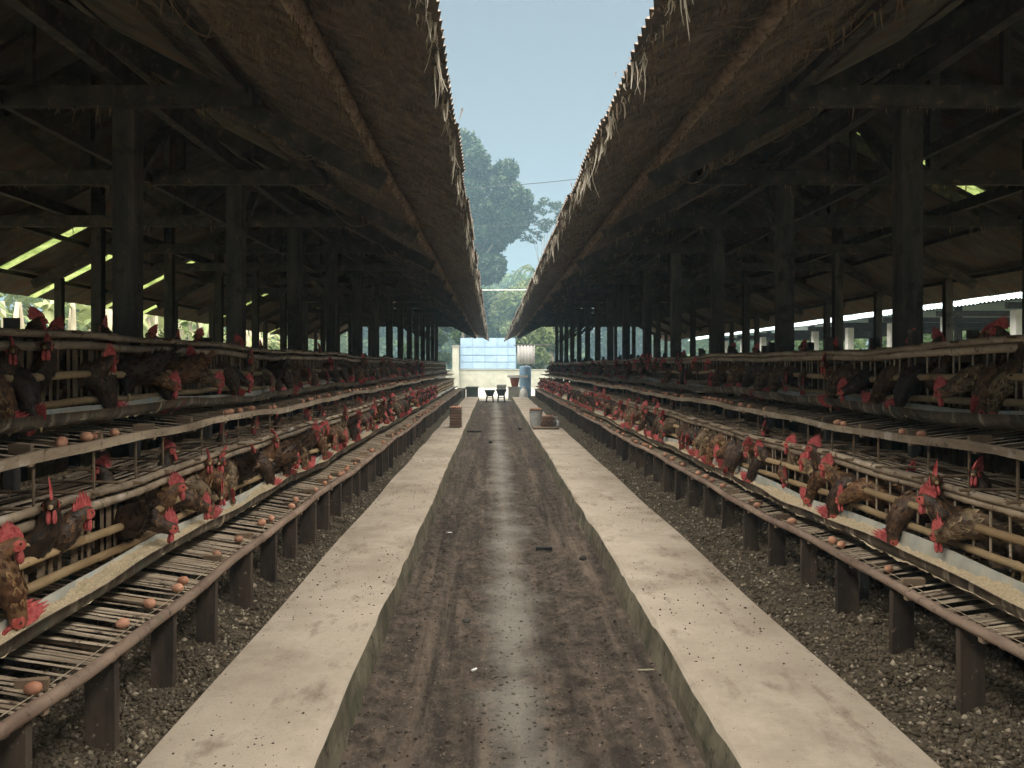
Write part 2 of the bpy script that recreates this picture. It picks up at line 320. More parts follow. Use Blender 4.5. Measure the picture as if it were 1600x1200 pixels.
# droppings on the walkways, debris on the path
for s, a, b in ((-1, -1.3, -.72), (1, .98, 1.64)):
    o = link('droppings', lumps('droppings', 1500, (a, b), (1.7, 20), 30+s, sz=(.0025, .0075), mat='manure', bias=1.9))
    tag(o, 'small dark droppings scattered over the %s concrete walkway' % ('left' if s < 0 else 'right'), 'droppings', kind='stuff')
o = link('path_crumbs', lumps('path_crumbs', 9000, (-.66, .93), (1.8, 16), 44, sz=(.003, .011), zf=path_z, mat='path', bias=1.7)); tag(o, 'small clods and crumbs of soil over the path', 'soil', kind='stuff')
# ------------------------------------------------------------------ sheds
SL = .525
EZ = CAMZ+1.29; EDGE = .39; POST = 3.045; HALF = 4.30; TIE = CAMZ+2.06
def corr_sheet(name, length, width, mat, pitch=.076, amp=.011):
    n = max(4, int(round(width/pitch*4))); mb = MB(); V = []; F = []
    for i in range(n+1):
        y = width*i/n; z = amp*math.cos(2*math.pi*y/pitch)
        V += [(0, y, z), (length, y, z)]
    F = [(2*i, 2*i+1, 2*i+3, 2*i+2) for i in range(n)]
    mb.add(V, F); me = mb.mesh(name, mat, smooth=True); return me
ang = math.atan(SL)
def roof_line(d): return EZ + SL*(d-EDGE) + .0               # underside height at distance d from the middle line
SLOPE_L = (HALF)/math.cos(ang)
NEAR = -12.3
sheetA = corr_sheet('sheet_eave', SLOPE_L*.5+.12, .988, 'sheet_eave'); sheetB = corr_sheet('sheet', SLOPE_L*.5+.1, .988, 'sheet')
sheetG = corr_sheet('sheet_green', SLOPE_L*.5, .304, 'sheet_green')
def fuzz(mb, p, n, ln, wd, spread, mi=0):                       # hanging shreds of dusty web round a point
    for _ in range(n):
        q = Vector(p)+Vector((random.gauss(0, spread), random.gauss(0, spread), random.uniform(-.02, .01)))
        l = ln*random.uniform(.25, 1)**1.5; ww = wd*random.uniform(.5, 1.3); a = random.uniform(0, 3.14); d = Vector((math.cos(a), math.sin(a), 0))*ww
        k = 3; V = []
        dr = Vector((random.uniform(-.3, .3), random.uniform(-.3, .3), 0))
        for i in range(k+1):
            t = i/k; c = q+Vector((0, 0, -l*t))+dr*l*t*t+Vector((random.uniform(-.004, .004), random.uniform(-.004, .004), 0)); e = d*(1-t*.8)
            V += [c-e, c+e]
        mb.add(V, [(2*i, 2*i+1, 2*i+3, 2*i+2) for i in range(k)], mi)
def strand(mb, a, b, sag, r=.003, mi=0):
    a, b = Vector(a), Vector(b); pts = []
    for i in range(7):
        t = i/6; pts.append(a.lerp(b, t)+Vector((0, 0, -sag*4*t*(1-t))))
    mb.tube(pts, [r*random.uniform(.7, 1.4) for _ in pts], 3, mi, cap=False)
TR = [-1.59+2.53*k for k in range(17)]
def shed(s, nm):
    root = empty('poultry_shed', (C0+s*POST, NEAR, 0))
    tag(root, 'open dark poultry shed with dusty corrugated roof on the %s side' % nm, 'shed')
    X = lambda d: C0+s*d
    mz = lambda me: me
    ridge_d = EDGE+HALF; rz = roof_line(ridge_d)
    shm = {}
    def part(name, mb, mat, smooth=False): return link(name, mb.mesh(name, mat, smooth), root)
    def shared(key, mb, mat, loc, name, smooth=False, rot=None):
        if key not in shm: shm[key] = mb().mesh(name, mat, smooth)
        return link(name, shm[key], root, loc, rot)
    for k, y in enumerate(TR):
        if y > YEND-.3: break
        # posts: two rows of thick ones, two rows of slim ones
        for d, wd in ((POST, .166), (2*ridge_d-POST-.25, .15), (2*ridge_d-EDGE-.9, .13)):
            h = min(roof_line(d if d < ridge_d else 2*ridge_d-d)-.12, TIE-.07) if wd == .166 else roof_line(2*ridge_d-d)-.16
            shared(('post', wd), lambda: MB().box((0, 0, h/2-.1), (wd, wd*.9, h+.2), jit=.004), 'wood_dark', (X(d), y+(0.4 if wd < .16 else 0), 0), 'post')
        shared('tie', lambda: MB().beam((s*(-1.02), 0, 0), (s*(2*(ridge_d-POST)+1.02), 0, 0), .075, .155), 'wood_beam', (X(POST), y-.125, TIE), 'tie_beam')
        def raf(sgn):
            a = (EDGE+.66); b = ridge_d
            pa = Vector((0, 0, 0)); pb = Vector((s*sgn*(b-a), 0, SL*(b-a)))
            return MB().beam(pa, pb, .07, .15)
        if abs(y-3.47) > .1: shared('rafA', lambda: raf(1), 'wood_beam', (X(EDGE+.66), y, roof_line(EDGE+.66)-.20), 'rafter')
        shared('rafB', lambda: raf(-1), 'wood_beam', (X(2*ridge_d-EDGE-.66), y, roof_line(EDGE+.66)-.20), 'rafter')
        shared('king', lambda: MB().box((0, 0, .56), (.11, .10, 1.12), jit=.004), 'wood_beam', (X(ridge_d), y, TIE+.08), 'king_post')
        def strut(sgn): return MB().beam((0, 0, 0), (s*sgn*-.95, 0, .66), .06, .10)
        shared('strA', lambda: strut(1), 'wood_beam', (X(ridge_d-.05), y-.01, TIE+.06), 'strut')
        shared('strB', lambda: strut(-1), 'wood_beam', (X(ridge_d+.05), y-.01, TIE+.06), 'strut')
        # knee braces from post to the tie beam along the row and across
        if k > 5: shared('knA', lambda: MB().beam((0, 0, -.75), (s*.75, 0, 0), .05, .09), 'wood_beam', (X(POST+.08), y+.06, TIE-.08), 'knee_brace')
        shared('knB', lambda: MB().beam((0, 0, -.62), (0, .62, 0), .05, .09, up=(1, 0, 0)), 'wood_beam', (X(POST), y+.09, TIE+.02), 'knee_brace')
        shared('hang', lambda: MB().box((0, 0, 0), (.06, .05, .62)), 'wood_beam', (X(POST+.75), y-.02, TIE+.35), 'strut')
    # plates and purlins along the shed
    L0, L1 = NEAR+.1, YEND-.3
    def pole(d, z, r, name='purlin', mat='pole_fuzz', bumps=True):
        seg = 4
        for i in range(seg):
            a, b = L0+(L1-L0)*i/seg, L0+(L1-L0)*(i+1)/seg; n = 40 if i == 0 else 16
            pts = [(X(d)+random.gauss(0, .004), a+(b-a)*j/n, z+random.gauss(0, .005)) for j in range(n+1)]
            mb = MB(); mb.tube(pts, [r*random.uniform(.88, 1.15) for _ in pts], 8); part(name, mb, mat, True)
    pole(EDGE+.68, roof_line(EDGE+.68)-.06, .042)
    for d, z, wd, th in ((POST, TIE+.17, .09, .14), (2*ridge_d-POST, TIE+.17, .09, .14), (EDGE+1.7, roof_line(EDGE+1.7)-.075, .07, .07), (EDGE+3.3, roof_line(EDGE+3.3)-.075, .07, .07),
                         (ridge_d, rz-.09, .09, .14)):
        part('purlin', MB().beam((X(d), L0, z), (X(d), L1, z), wd, th), 'wood_beam')
    for d in (EDGE+.68, EDGE+1.7, EDGE+3.3):
        part('purlin', MB().beam((X(2*ridge_d-d), L0, roof_line(d)-.075), (X(2*ridge_d-d), L1, roof_line(d)-.075), .07, .07), 'wood_beam')
    part('purlin', MB().beam((X(POST+.9), L0, TIE-.02), (X(POST+.9), L1, TIE-.02), .06, .10), 'wood_beam')
    # corrugated sheets
    green = {}
    STEP = .912; ny = int((YEND-NEAR)/STEP)
    for i in range(ny):
        y = NEAR+STEP*i
        for slope in (0, 1):
            for row in (0, 1):
                d0 = EDGE+row*HALF*.5
                sink = .035*math.sin(i*.28+s)*(1-row)*.5 if s < 0 else .012*math.sin(i*.4)
                sink += random.uniform(-.0015, .0015)
                me = sheetA if row == 0 and slope == 0 else sheetB
                jx = random.uniform(-.012, .012) if row == 0 else 0
                zz = roof_line(d0)+.012+row*.022+sink+(i % 2)*.002
                x = X(d0+jx) if slope == 0 else X(2*ridge_d-d0-jx)
                dirx = s if slope == 0 else -s
                # local +x of the sheet runs up the slope; mirrored by a half turn
                if dirx > 0: rot = (0, -ang, 0); loc = (x, y, zz)
                else: rot = (0, -ang, math.pi); loc = (x, y+.988, zz)
                yk = [12.9, 15.0, 17.2, 19.4, 23.6, 30] if (s < 0 and row == 0) else ([] if s < 0 else [11.0])
                if slope == 1 and (row == 0 and s < 0 or row == 1) and any(y <= q < y+STEP for q in yk):
                    o = link('skylight_sheet', sheetG, root, (x, y+(.34 if dirx > 0 else .644), zz), rot); o['label'] = 'yellow-green translucent roof sheet'
                    for oy in (0, .608): link('roof_sheet', sheetN, root, (x, y+oy+(0 if dirx > 0 else .38), zz+.004), rot)
                    continue
                link('roof_sheet', me, root, loc, rot)
    # ridge cap
    mbc = MB(); mbc.add([(X(ridge_d-.2), NEAR, rz-.05), (X(ridge_d), NEAR, rz+.06), (X(ridge_d+.2), NEAR, rz-.05), (X(ridge_d-.2), YEND, rz-.05), (X(ridge_d), YEND, rz+.06), (X(ridge_d+.2), YEND, rz-.05)], [(0, 1, 4, 3), (1, 2, 5, 4)])
    part('ridge_cap', mbc, 'sheet')
    # dusty cobweb: pale shreds at the eave, brown fur on purlin, rafters and ties
    mb = MB(); y = 1.8
    while y < 38:
        sink = .02
        if random.random() < .85: fuzz(mb, (X(EDGE+.03+random.random()*.03), y, EZ+.015), random.randint(2, 6), random.choice((.04, .06, .08, .12, .2)), .006, .012)
        if random.random() < .06: strand(mb, (X(EDGE+.02), y, EZ+.01), (X(EDGE+.05), y+random.uniform(.08, .25), EZ+.01), random.uniform(.04, .14), .004)
        y += random.uniform(.03, .09)*(1+y*.05)
    tag(part('eave_cobweb', mb, 'cobweb_pale'), kind='stuff', label='pale shredded cobwebs hanging from the eave')
    mb = MB(); y = 1.6
    while y < 34:
        den = 1+y*.06
        for _ in range(16 if y < 14 else 6):
            d = EDGE+.02+random.random()**1.2*1.5; fuzz(mb, (X(d), y+random.random()*.1, roof_line(d)-.0), random.randint(2, 4), random.choice((.03, .04, .05, .09)), .005, .03)
        d = EDGE+.68; fuzz(mb, (X(d), y, roof_line(d)-.085), random.randint(3, 7), random.choice((.04, .05, .07, .16)), .006, .02)
        if random.random() < .25: strand(mb, (X(d), y, roof_line(d)-.07), (X(d-random.uniform(.1, .5)), y+random.uniform(-.3, .3), roof_line(d-.3)), .02, .0035)
        y += .05*den
    for ty in TR[2:11]:
        for j in range(46):
            t = random.random(); d = EDGE+.66+t*3.2; fuzz(mb, (X(d), ty, roof_line(d)-.27), random.randint(2, 4), .13, .007, .02)
        for j in range(40):
            d = POST-1+random.random()*5; fuzz(mb, (X(d), ty-.125, TIE-.07), random.randint(1, 4), random.choice((.05, .08, .2)), .008, .02)
        for j in range(7):
            d = EDGE+.7+random.random()*2.5; strand(mb, (X(d), ty, roof_line(d)-.27), (X(d+random.uniform(.2, .5)), ty+random.uniform(-.05, .05), roof_line(d+.35)-.27), random.uniform(.05, .15), .005)
    tag(part('cobweb', mb, 'cobweb'), kind='stuff', label='brown dusty cobweb fur under the roof')
    return root
sheetN = corr_sheet('sheet_narrow', SLOPE_L*.5+.12, .38, 'sheet')
shed(-1, 'left'); shed(1, 'right')
# ------------------------------------------------------------------ bamboo cage rows
SIDES = {
 ('left', 0):  dict(s=-1, rail=(1.50, .38), tro=(1.69, .561), trb=(1.755, .487), tri=(1.83, .572), face=1.86, zb=.615, zm=.72, zl=.865, zt=.92, back=2.36, floor=.50, ph=.3),
 ('left', 1):  dict(s=-1, rail=(1.89, 1.122), tro=(2.08, 1.267), trb=(2.145, 1.195), tri=(2.22, 1.278), face=2.25, zb=1.30, zm=1.44, zl=1.60, zt=1.66, back=2.70, floor=1.19, ph=1.7),
 ('right', 0): dict(s=1, rail=(2.00, .405), tro=(2.08, .552), trb=(2.145, .475), tri=(2.225, .595), face=2.26, zb=.63, zm=.745, zl=.865, zt=.905, back=2.74, floor=.50, ph=2.9),
 ('right', 1): dict(s=1, rail=(2.33, 1.10), tro=(2.48, 1.267), trb=(2.545, 1.19), tri=(2.625, 1.28), face=2.66, zb=1.295, zm=1.425, zl=1.572, zt=1.617, back=3.10, floor=1.19, ph=4.1),
}
def wob(y, ph, a=1.0): return a*(.011*math.sin(y*1.15+ph)+.007*math.sin(y*2.6+ph*2.3)+.004*math.sin(y*5.9+ph))
def bamboo(pts, r, n=8, node=.32):
    P = []; Rr = []
    for p in pts: P.append(p); Rr.append(r)
    return P, Rr
def bam_tube(mb, x, z, y0, y1, r, ph, n=8, step=.16, xa=.4, mi=0, za=1.0):
    pts = []; rad = []; y = y0; i = 0
    nn = max(2, int((y1-y0)/step))
    for i in range(nn+1):
        y = y0+(y1-y0)*i/nn; q = (x+wob(y, ph+2, xa), y, z+wob(y, ph, za))
        if i % 2 == 1 and r > .012 and y < 12:
            pts += [(q[0], y-.012, q[2]), q, (q[0], y+.012, q[2])]; rad += [r*.97, r*1.13, r*.97]
        else: pts.append(q); rad.append(r*random.uniform(.96, 1.04))
    mb.tube(pts, rad, n, mi)
SHM = {}
def sh(key, fn, mats, smooth=False):
    if key not in SHM: SHM[key] = fn().mesh(key[0], mats, smooth)
    return SHM[key]
def halfslat(w, h, t):                                         # split bamboo: curved strip standing upright
    mb = MB(); V = []
    for z in (-h/2, h/2):
        for j in range(5):
            a = (j/4-.5)*1.9; V.append((math.cos(a)*t*2-t*2, math.sin(a)/math.sin(.95)*w/2, z))
        for j in range(5)[::-1]:
            a = (j/4-.5)*1.9; V.append((math.cos(a)*t*2-t*2-t*.6, math.sin(a)/math.sin(.95)*w/2*.9, z))
    F = [(i, (i+1) % 10, 10+(i+1) % 10, 10+i) for i in range(10)]+[tuple(range(10))[::-1], tuple(range(10, 20))]
    return mb.add(V, F)
def join_boxes(root, name, items, mat, label=None):
    mb = MB()
    for c, d, rz in items: mb.box(c, d, rz)
    o = link(name, mb.mesh(name, mat), root); o['kind'] = 'stuff'
    return o
def cage_row(side, tier, y0, y1, near):
    D = SIDES[(side, tier)]; s = D['s']; ph = D['ph']; X = lambda d: s*d
    tn = 'lower' if tier == 0 else 'upper'
    root = empty('cage_row', (X(D['face']), y0, 0))
    tag(root, ('%s tier of weathered bamboo hen cages on the %s, the long near run' if near else '%s tier of bamboo hen cages on the %s, far end run') % (tn, side), 'hen cage', 'rows of bamboo hen cages')
    def seg_tubes(name, x, z, r, mat, ln=4.2, n=8, xa=.4, parent=root, za=1.0):
        y = y0
        while y < y1-.1:
            e = min(y1, y+ln*random.uniform(.8, 1.2))
            if y1-e < 1.2: e = y1
            mb = MB(); bam_tube(mb, x, z+random.uniform(-.006, .006), y-.06, e+.03, r, ph, n if y < 14 else 6, .16 if y < 12 else .6, xa, za=za)
            link(name, mb.mesh(name, mat, True), parent); y = e
    seg_tubes('bottom_rail', X(D['face']-.005), D['zb'], .021, 'bamboo_tan', 2.4)
    seg_tubes('middle_rail', X(D['face']-.008), D['zm'], .021, 'bamboo_tan', 2.4)
    seg_tubes('top_rail', X(D['face']-.002), D['zl'], .024, 'bamboo', 3.0)
    seg_tubes('top_pole', X(D['face']-.022), D['zt'], .019, 'bamboo', 3.6)
    seg_tubes('back_rail', X(D['back']), D['zt']-.02, .02, 'bamboo', 6, 6)
    # top: long split slats with cross sticks
    nl = 8
    for j in range(nl):
        d = D['face']+.035+(D['back']-D['face']-.05)*(j+.5)/nl; y = y0+random.uniform(-.1, 0)
        while y < y1-.2:
            e = min(y1, y+random.uniform(1.6, 2.6)); 
            if y1-e < .6: e = y1
            mb = MB(); k = 5 if y < 14 else 2; wd = random.uniform(.022, .034)
            pts = [(X(d)+random.uniform(-.012, .012), y+(e-y)*i/k, D['zt']-.012+wob(y+(e-y)*i/k, ph)+random.uniform(-.005, .005)) for i in range(k+1)]
            mb.tube(pts, wd/2, 6, flat=.3); link('top_slat', mb.mesh('top_slat', 'top_slat'), root); y = e+random.uniform(-.05, .02)
    y = y0+.2; far = []
    while y < y1:
        c = (X((D['face']+D['back'])/2-.02), y, D['zt']+.012+wob(y, ph)); ln = D['back']-D['face']+.10
        if y < 12:
            me = sh(('cross_stick', round(ln, 2)), lambda: MB().tube([(-ln/2, 0, 0), (0, 0, .004), (ln/2, 0, -.002)], .008, 6), 'slat')
            link('cross_stick', me, root, (c[0]-X(.03)*random.random(), c[1], c[2]), (0, 0, random.uniform(-.12, .12)))
        else: far.append((c, (ln, .018, .014), 0))
        y += random.uniform(.34, .46)
    if far: join_boxes(root, 'cross_stick', far, 'slat')
    # upright slats at the front (wide split bamboo left, thin sticks right) and at the back
    hh = D['zl']-D['zb']+.06; zc = (D['zl']+D['zb'])/2
    y = y0; far = []; i = 0
    wide = side == 'left'
    while y < y1:
        if y < (13 if near else 0):
            if wide: me = sh(('upright_slat', tier, side), lambda: halfslat(.042, hh, .006), 'slat')
            else: me = sh(('upright_stick', tier, side), lambda: MB().tube([(0, 0, -hh/2), (.001, .001, 0), (0, 0, hh/2)], .0058, 6), 'bamboo')
            dx = .028 if wide else .0
            link('upright_slat' if wide else 'upright_stick', me, root, (X(D['face']+dx)+wob(y, ph+2, .4), y, zc+wob(y, ph)), (random.uniform(-.04, .04), 0, (math.pi if s < 0 else 0)+random.uniform(-.35, .35)+(math.pi if wide else 0)))
        else: far.append(((X(D['face']+.02), y, zc+wob(y, ph)), (.012, .04 if wide else .012, hh), 0))
        if wide: y += (.062 if i % 3 else .105)*random.uniform(.9, 1.15)
        else: y += random.choice((.06, .13, .12, .14))*random.uniform(.9, 1.1)
        i += 1
    if far: join_boxes(root, 'upright_slat', far, 'slat')
    y = y0; far = []; hb = D['zt']-D['floor']
    while y < y1:
        if y < (7 if near else 0):
            me = sh(('back_slat', tier, side), lambda: halfslat(.058, hb, .006), 'slat')
            link('back_slat', me, root, (X(D['back']-.01), y, D['floor']+hb/2), (0, 0, 0 if s < 0 else math.pi))
        else: far.append(((X(D['back']-.01), y, D['floor']+hb/2), (.012, .056, hb), 0))
        y += random.uniform(.056, .07)
    join_boxes(root, 'back_slat', far, 'slat')
    # partitions between the cages
    y = y0+.1; far = []
    while y < y1:
        for j in range(4):
            zz = D['floor']+.06+j*(hb-.08)/3.6
            far.append(((X((D['face']+D['back'])/2), y, zz), (D['back']-D['face']-.06, .010, .035), 0))
        y += .42
    join_boxes(root, 'partition', far, 'slat')
    # cage floor slats slope out to the egg rack in front
    rx, rz = D['rail']; fx, fz = D['back'], D['floor']
    y = y0-.05
    pink = 'rail_pink' if tier == 0 else 'bamboo'
    first = None
    while y < y1-.1:
        e = min(y1, y+4.4)
        if y1-e < 1.5: e = y1
        mbr = MB()
        if tier == 0: bam_tube(mbr, X(rx), rz, y, e+.02, .026 if side == 'left' else .024, ph+.6, 10 if y < 14 else 6, .16 if y < 12 else .6)
        else:
            nn = int((e-y)/.2); V = []; F = []
            for i in range(nn+1):
                q = y+(e-y)*i/nn; a = X(rx)+wob(q, ph+2, .4); b = rz+wob(q, ph+.6); h1 = .024+random.uniform(-.003, .003)
                V += [(a-s*.012, q, b-h1), (a+s*.012, q, b-h1), (a+s*.012, q, b+h1*.8), (a-s*.012, q, b+h1*.8)]
            for i in range(nn):
                for j in range(4): F.append((i*4+j, i*4+(j+1) % 4, i*4+4+(j+1) % 4, i*4+4+j))
            mbr.add(V, F+[(0, 1, 2, 3), (len(V)-4, len(V)-3, len(V)-2, len(V)-1)])
        o = link('rack_rail', mbr.mesh('rack_rail', pink if tier == 0 else 'bamboo', tier == 0), root)
        if first is None: first = o
        y = e
    # rack slats
    L = math.hypot(fx-rx, fz-rz+.05); a = math.atan2(fz-(rz-.008), fx-rx)
    y = y0; far = []; i = 0
    mid = ((fx+rx)/2-.01, (fz+rz-.012)/2)
    while y < y1:
        zz = mid[1]+wob(y, ph+.6)
        wd = random.uniform(.011, .02)
        if y < (7.5 if near else 0):
            me = sh(('rack_slat', tier, side), lambda: MB().tube([(-L/2, 0, 0), (L/2, 0, 0)], .008, 6, flat=.5), 'slat_pale')
            link('rack_slat', me, first, (X(mid[0]), y, zz), (0, (-a if s > 0 else a), random.uniform(-.05, .05)), (1, random.uniform(.7, 1.3), 1))
        else:
            far.append(y)
        i += 1
        y += (random.choice((.022, .026, .03, .075)) if tier == 0 else random.uniform(.09, .16)) if y < 12 else (.07 if tier == 0 else .13)
    mbf = MB()
    for q in far:
        mbf.beam((X(rx+.01), q, rz-.008+wob(q, ph+.6)), (X(fx), q, fz+wob(q, ph+.6)), .016, .006)
    o = link('rack_slat', mbf.mesh('rack_slat', 'slat_pale'), first); o['kind'] = 'stuff'
    # cross battens under the rack and small divider boards on it
    y = y0+.25
    while y < y1:
        link('rack_batten', sh(('rack_batten', tier, side), lambda: MB().box((0, 0, 0), (L, .03, .02)), 'plank'), first, (X(mid[0]), y, mid[1]-.017+wob(y, ph+.6)), (0, (-a if s > 0 else a), 0))
        if y < 22 and random.random() < .75:
            hgt = random.choice((.035, .04, .05)); kx = rx+.075 if side == 'left' else rx+.06
            me = sh(('divider_board', hgt), lambda: MB().box((0, 0, 0), (.105, .022, hgt), jit=.003), 'plank')
            link('divider_board', me, first, (X(kx+.02), y+.1, rz+.002+hgt/2+wob(y, ph+.6)+.004), (0, 0, random.uniform(-.25, .25)))
        y += .57
    if tier == 0:                                              # wire strung along the rack
        pts = [(X(rx+.055), y0+(min(y1, 14)-y0)*i/60, rz+.012+wob(y0+(min(y1, 14)-y0)*i/60, ph+.6)) for i in range(61)]
        if near: link('rack_wire', MB().tube(pts, .0018, 4).mesh('rack_wire', 'wire'), root)
    # legs
    y = (.75 if side == 'left' else 1.02) if near else y0+.3
    if tier == 0:
        while y < y1:
            me = sh(('leg', side), lambda: MB().box((0, 0, 0), (.115, .032, .60), jit=.005), 'leg_wood')
            link('leg', me, root, (X(rx+.055), y, rz-.33), (random.uniform(-.03, .03), 0, random.uniform(-.08, .08)), (random.uniform(.85, 1.1), 1, 1))
            y += .57*random.uniform(.96, 1.04)
        y = y0+.4
        while y < y1:
            for d in (D['face']+.05, D['back']):
                link('leg', sh(('leg_back', side), lambda: MB().box((0, 0, 0), (.05, .05, .9), jit=.004), 'wood_dark'), root, (X(d), y, .43))
            y += 1.9
    else:
        y = y0+.55
        while y < y1:
            for d in (D['face']+.06, D['back']):
                link('leg', sh(('leg_tall', side), lambda: MB().box((0, 0, 0), (.05, .055, 1.9), jit=.004), 'wood_dark'), root, (X(d), y, .78))
            y += 1.27
        y = y0+.1                                              # hanging ties between the tiers
        while y < min(y1, 14):
            link('hanger_stick', sh(('hanger_stick',), lambda: MB().box((0, 0, 0), (.008, .01, .26)), 'slat'), root, (X(rx+.03), y, rz-.14))
            y += random.uniform(.3, .6)
    return root
def trough(side, tier, y0, y1, feed, lab):
    D = SIDES[(side, tier)]; s = D['s']; ph = D['ph']
    (ox, oz), (bx_, bz), (ix, iz) = D['tro'], D['trb'], D['tri']
    root = empty('feed_trough', (s*bx_, y0, bz)); tag(root, lab, 'feed trough', 'feed troughs along the cages')
    cx = (ox+ix)/2; r = (ix-ox)/2
    def prof(t, off=0.0):                                     # t 0 outer rim .. 1 inner rim
        a = math.pi*t; zr = oz+(iz-oz)*t
        return (cx-math.cos(a)*(r-off), zr-(zr-bz-off)*math.sin(a)**.8)
    n = 9
    y = y0
    while y < y1-.1:
        e = min(y1, y+3.1)
        if y1-e < 1.2: e = y1
        k = int((e-y)/.15) if y < 14 else int((e-y)/.5); k = max(k, 2)
        V = []; F = []; mi = []
        for i in range(k+1):
            q = y+(e-y)*i/k-(.02 if i == 0 else 0); z = wob(q, ph+1.2, 1.2); xx = wob(q, ph+4, .7)
            dn = .006*math.sin(q*7+ph)
            for off in (0, .006):
                for j in range(n):
                    p = prof(j/(n-1), off); V.append((s*(p[0]+xx+(dn if j == 0 else 0)), q, p[1]+z+(dn*.6 if j == 0 else 0)))
        m = 2*n
        for i in range(k):
            for j in range(n-1):
                F.append((i*m+j, i*m+j+1, (i+1)*m+j+1, (i+1)*m+j)); mi.append(0)
                F.append((i*m+n+j+1, i*m+n+j, (i+1)*m+n+j, (i+1)*m+n+j+1)); mi.append(1)
            for j in (0, n-1):
                F.append((i*m+j, i*m+n+j, (i+1)*m+n+j, (i+1)*m+j)); mi.append(0)
        mb = MB(); mb.v = V; mb.f = F; mb.m = mi; mb.tone = [0]*len(V)
        link('gutter', mb.mesh('gutter', ['trough', 'trough_in'], True), root)
        y = e
    if feed:
        f0, f1 = y0+.05, feed
        ys = np.concatenate([np.arange(f0, min(f1, 9), .03), np.arange(9, f1, .2)]) if f1 > 9 else np.arange(f0, f1, .03)
        us = np.linspace(0, 1, 9); rr = np.random.default_rng(int(ph*10))
        V = []
        for q in ys:
            base = .45+.28*math.sin(q*2.1+ph)+.22*math.sin(q*5.3+ph*3)+.15*math.sin(q*11+ph)
            lev = max(.34, min(1.02, base+.32)); z = wob(q, ph+1.2, 1.2); xx = wob(q, ph+4, .7)
            h0 = bz+(min(oz, iz)-bz)*lev*.72
            for u in us:
                hw = r*.985*math.sqrt(max(.05, min(1, (h0-bz)/(oz-bz)+.18)))*.98
                zz = h0+.006*rr.normal()+(iz-oz)*.8*(u-.3)+.012*(u-.4)
                V.append((s*(cx-hw+2*hw*u+xx), q, zz+z))
        n2 = len(us); idx = np.arange(len(ys)*n2).reshape(len(ys), n2)
        Fq = np.stack([idx[:-1, :-1], idx[:-1, 1:], idx[1:, 1:], idx[1:, :-1]], -1).reshape(-1, 4)
        o = link('feed', npmesh('feed', np.array(V), Fq, 'feed', smooth=True), root); o['label'] = 'pale yellow mash of feed'
    # hangers strapping the trough
    y = y0+1.1
    while y < y1:
        mb = MB(); pts = [(s*(prof(t/8, -.006)[0])+s*wob(y, ph+4, .7), y, prof(t/8, -.006)[1]+wob(y, ph+1.2, 1.2)) for t in range(9)]
        mb.tube(pts, .006, 5); link('strap', mb.mesh('strap', 'wire'), root); y += 3.1
    return root
def back_row(side):  # mostly unseen rear row, added so its close slats block light
    s = -1 if side == 'left' else 1; px = 2.85 if side == 'left' else 3.24; X = lambda d: s*(px+d)
    root = empty('cage_row', (X(.9), .6, 0)); tag(root, 'mostly unseen back row of bamboo cages behind the %s shed posts' % side, 'hen cage', 'rows of bamboo hen cages')
    for z in (.55, .72, .92, 1.2, 1.42, 1.62): link('rail', MB().tube([(X(.62 if z > 1 else .98), .6, z), (X(.62 if z > 1 else .98), 37, z)], .02, 6).mesh('rail', 'bamboo'), root)
    it = []; y = .6
    while y < 37:
        it.append(((X(.2), y, 1.4), (.012, .07, .46), 0)); it.append(((X(.55), y, .66), (.012, .07, .9), 0)); it.append(((X(.22), y, 1.0), (.012, .07, .36), 0)); y += .078
    join_boxes(root, 'slat', it, 'slat')
    for d0, z in ((.2, 1.6), (.55, .9)):
        for j in range(6): link('top_slat', MB().beam((X(d0+.02+.07*j), .6, z), (X(d0+.02+.07*j), 37, z), .05, .012).mesh('top_slat', 'top_slat'), root)
    y = 1.2
    while y < 37:
        for d in (.22, .6): link('leg', sh(('leg_tall', 'back'), lambda: MB().box((0, 0, 0), (.05, .055, 1.7), jit=.004), 'wood_dark'), root, (X(d), y, .75))
        y += 1.9
back_row('left'); back_row('right')
BRK = {'left': 24.6, 'right': 25.6}
for side in ('left', 'right'):
    for tier in (0, 1):
        tn = 'lower' if tier == 0 else 'upper'; b = BRK[side]
        cage_row(side, tier, .6, b, True); cage_row(side, tier, b+.35, 37.0, False)
        trough(side, tier, .6, b, b-.2, 'long stained feed trough with pale mash, %s %s cages' % (tn, side))
        trough(side, tier, b+.35, 37.0, (36.5 if side == 'right' else 0), ('empty grey feed trough, far end of the %s %s cages' if side == 'left' else 'far end feed trough crowded by hens, %s %s cages') % (tn, side))
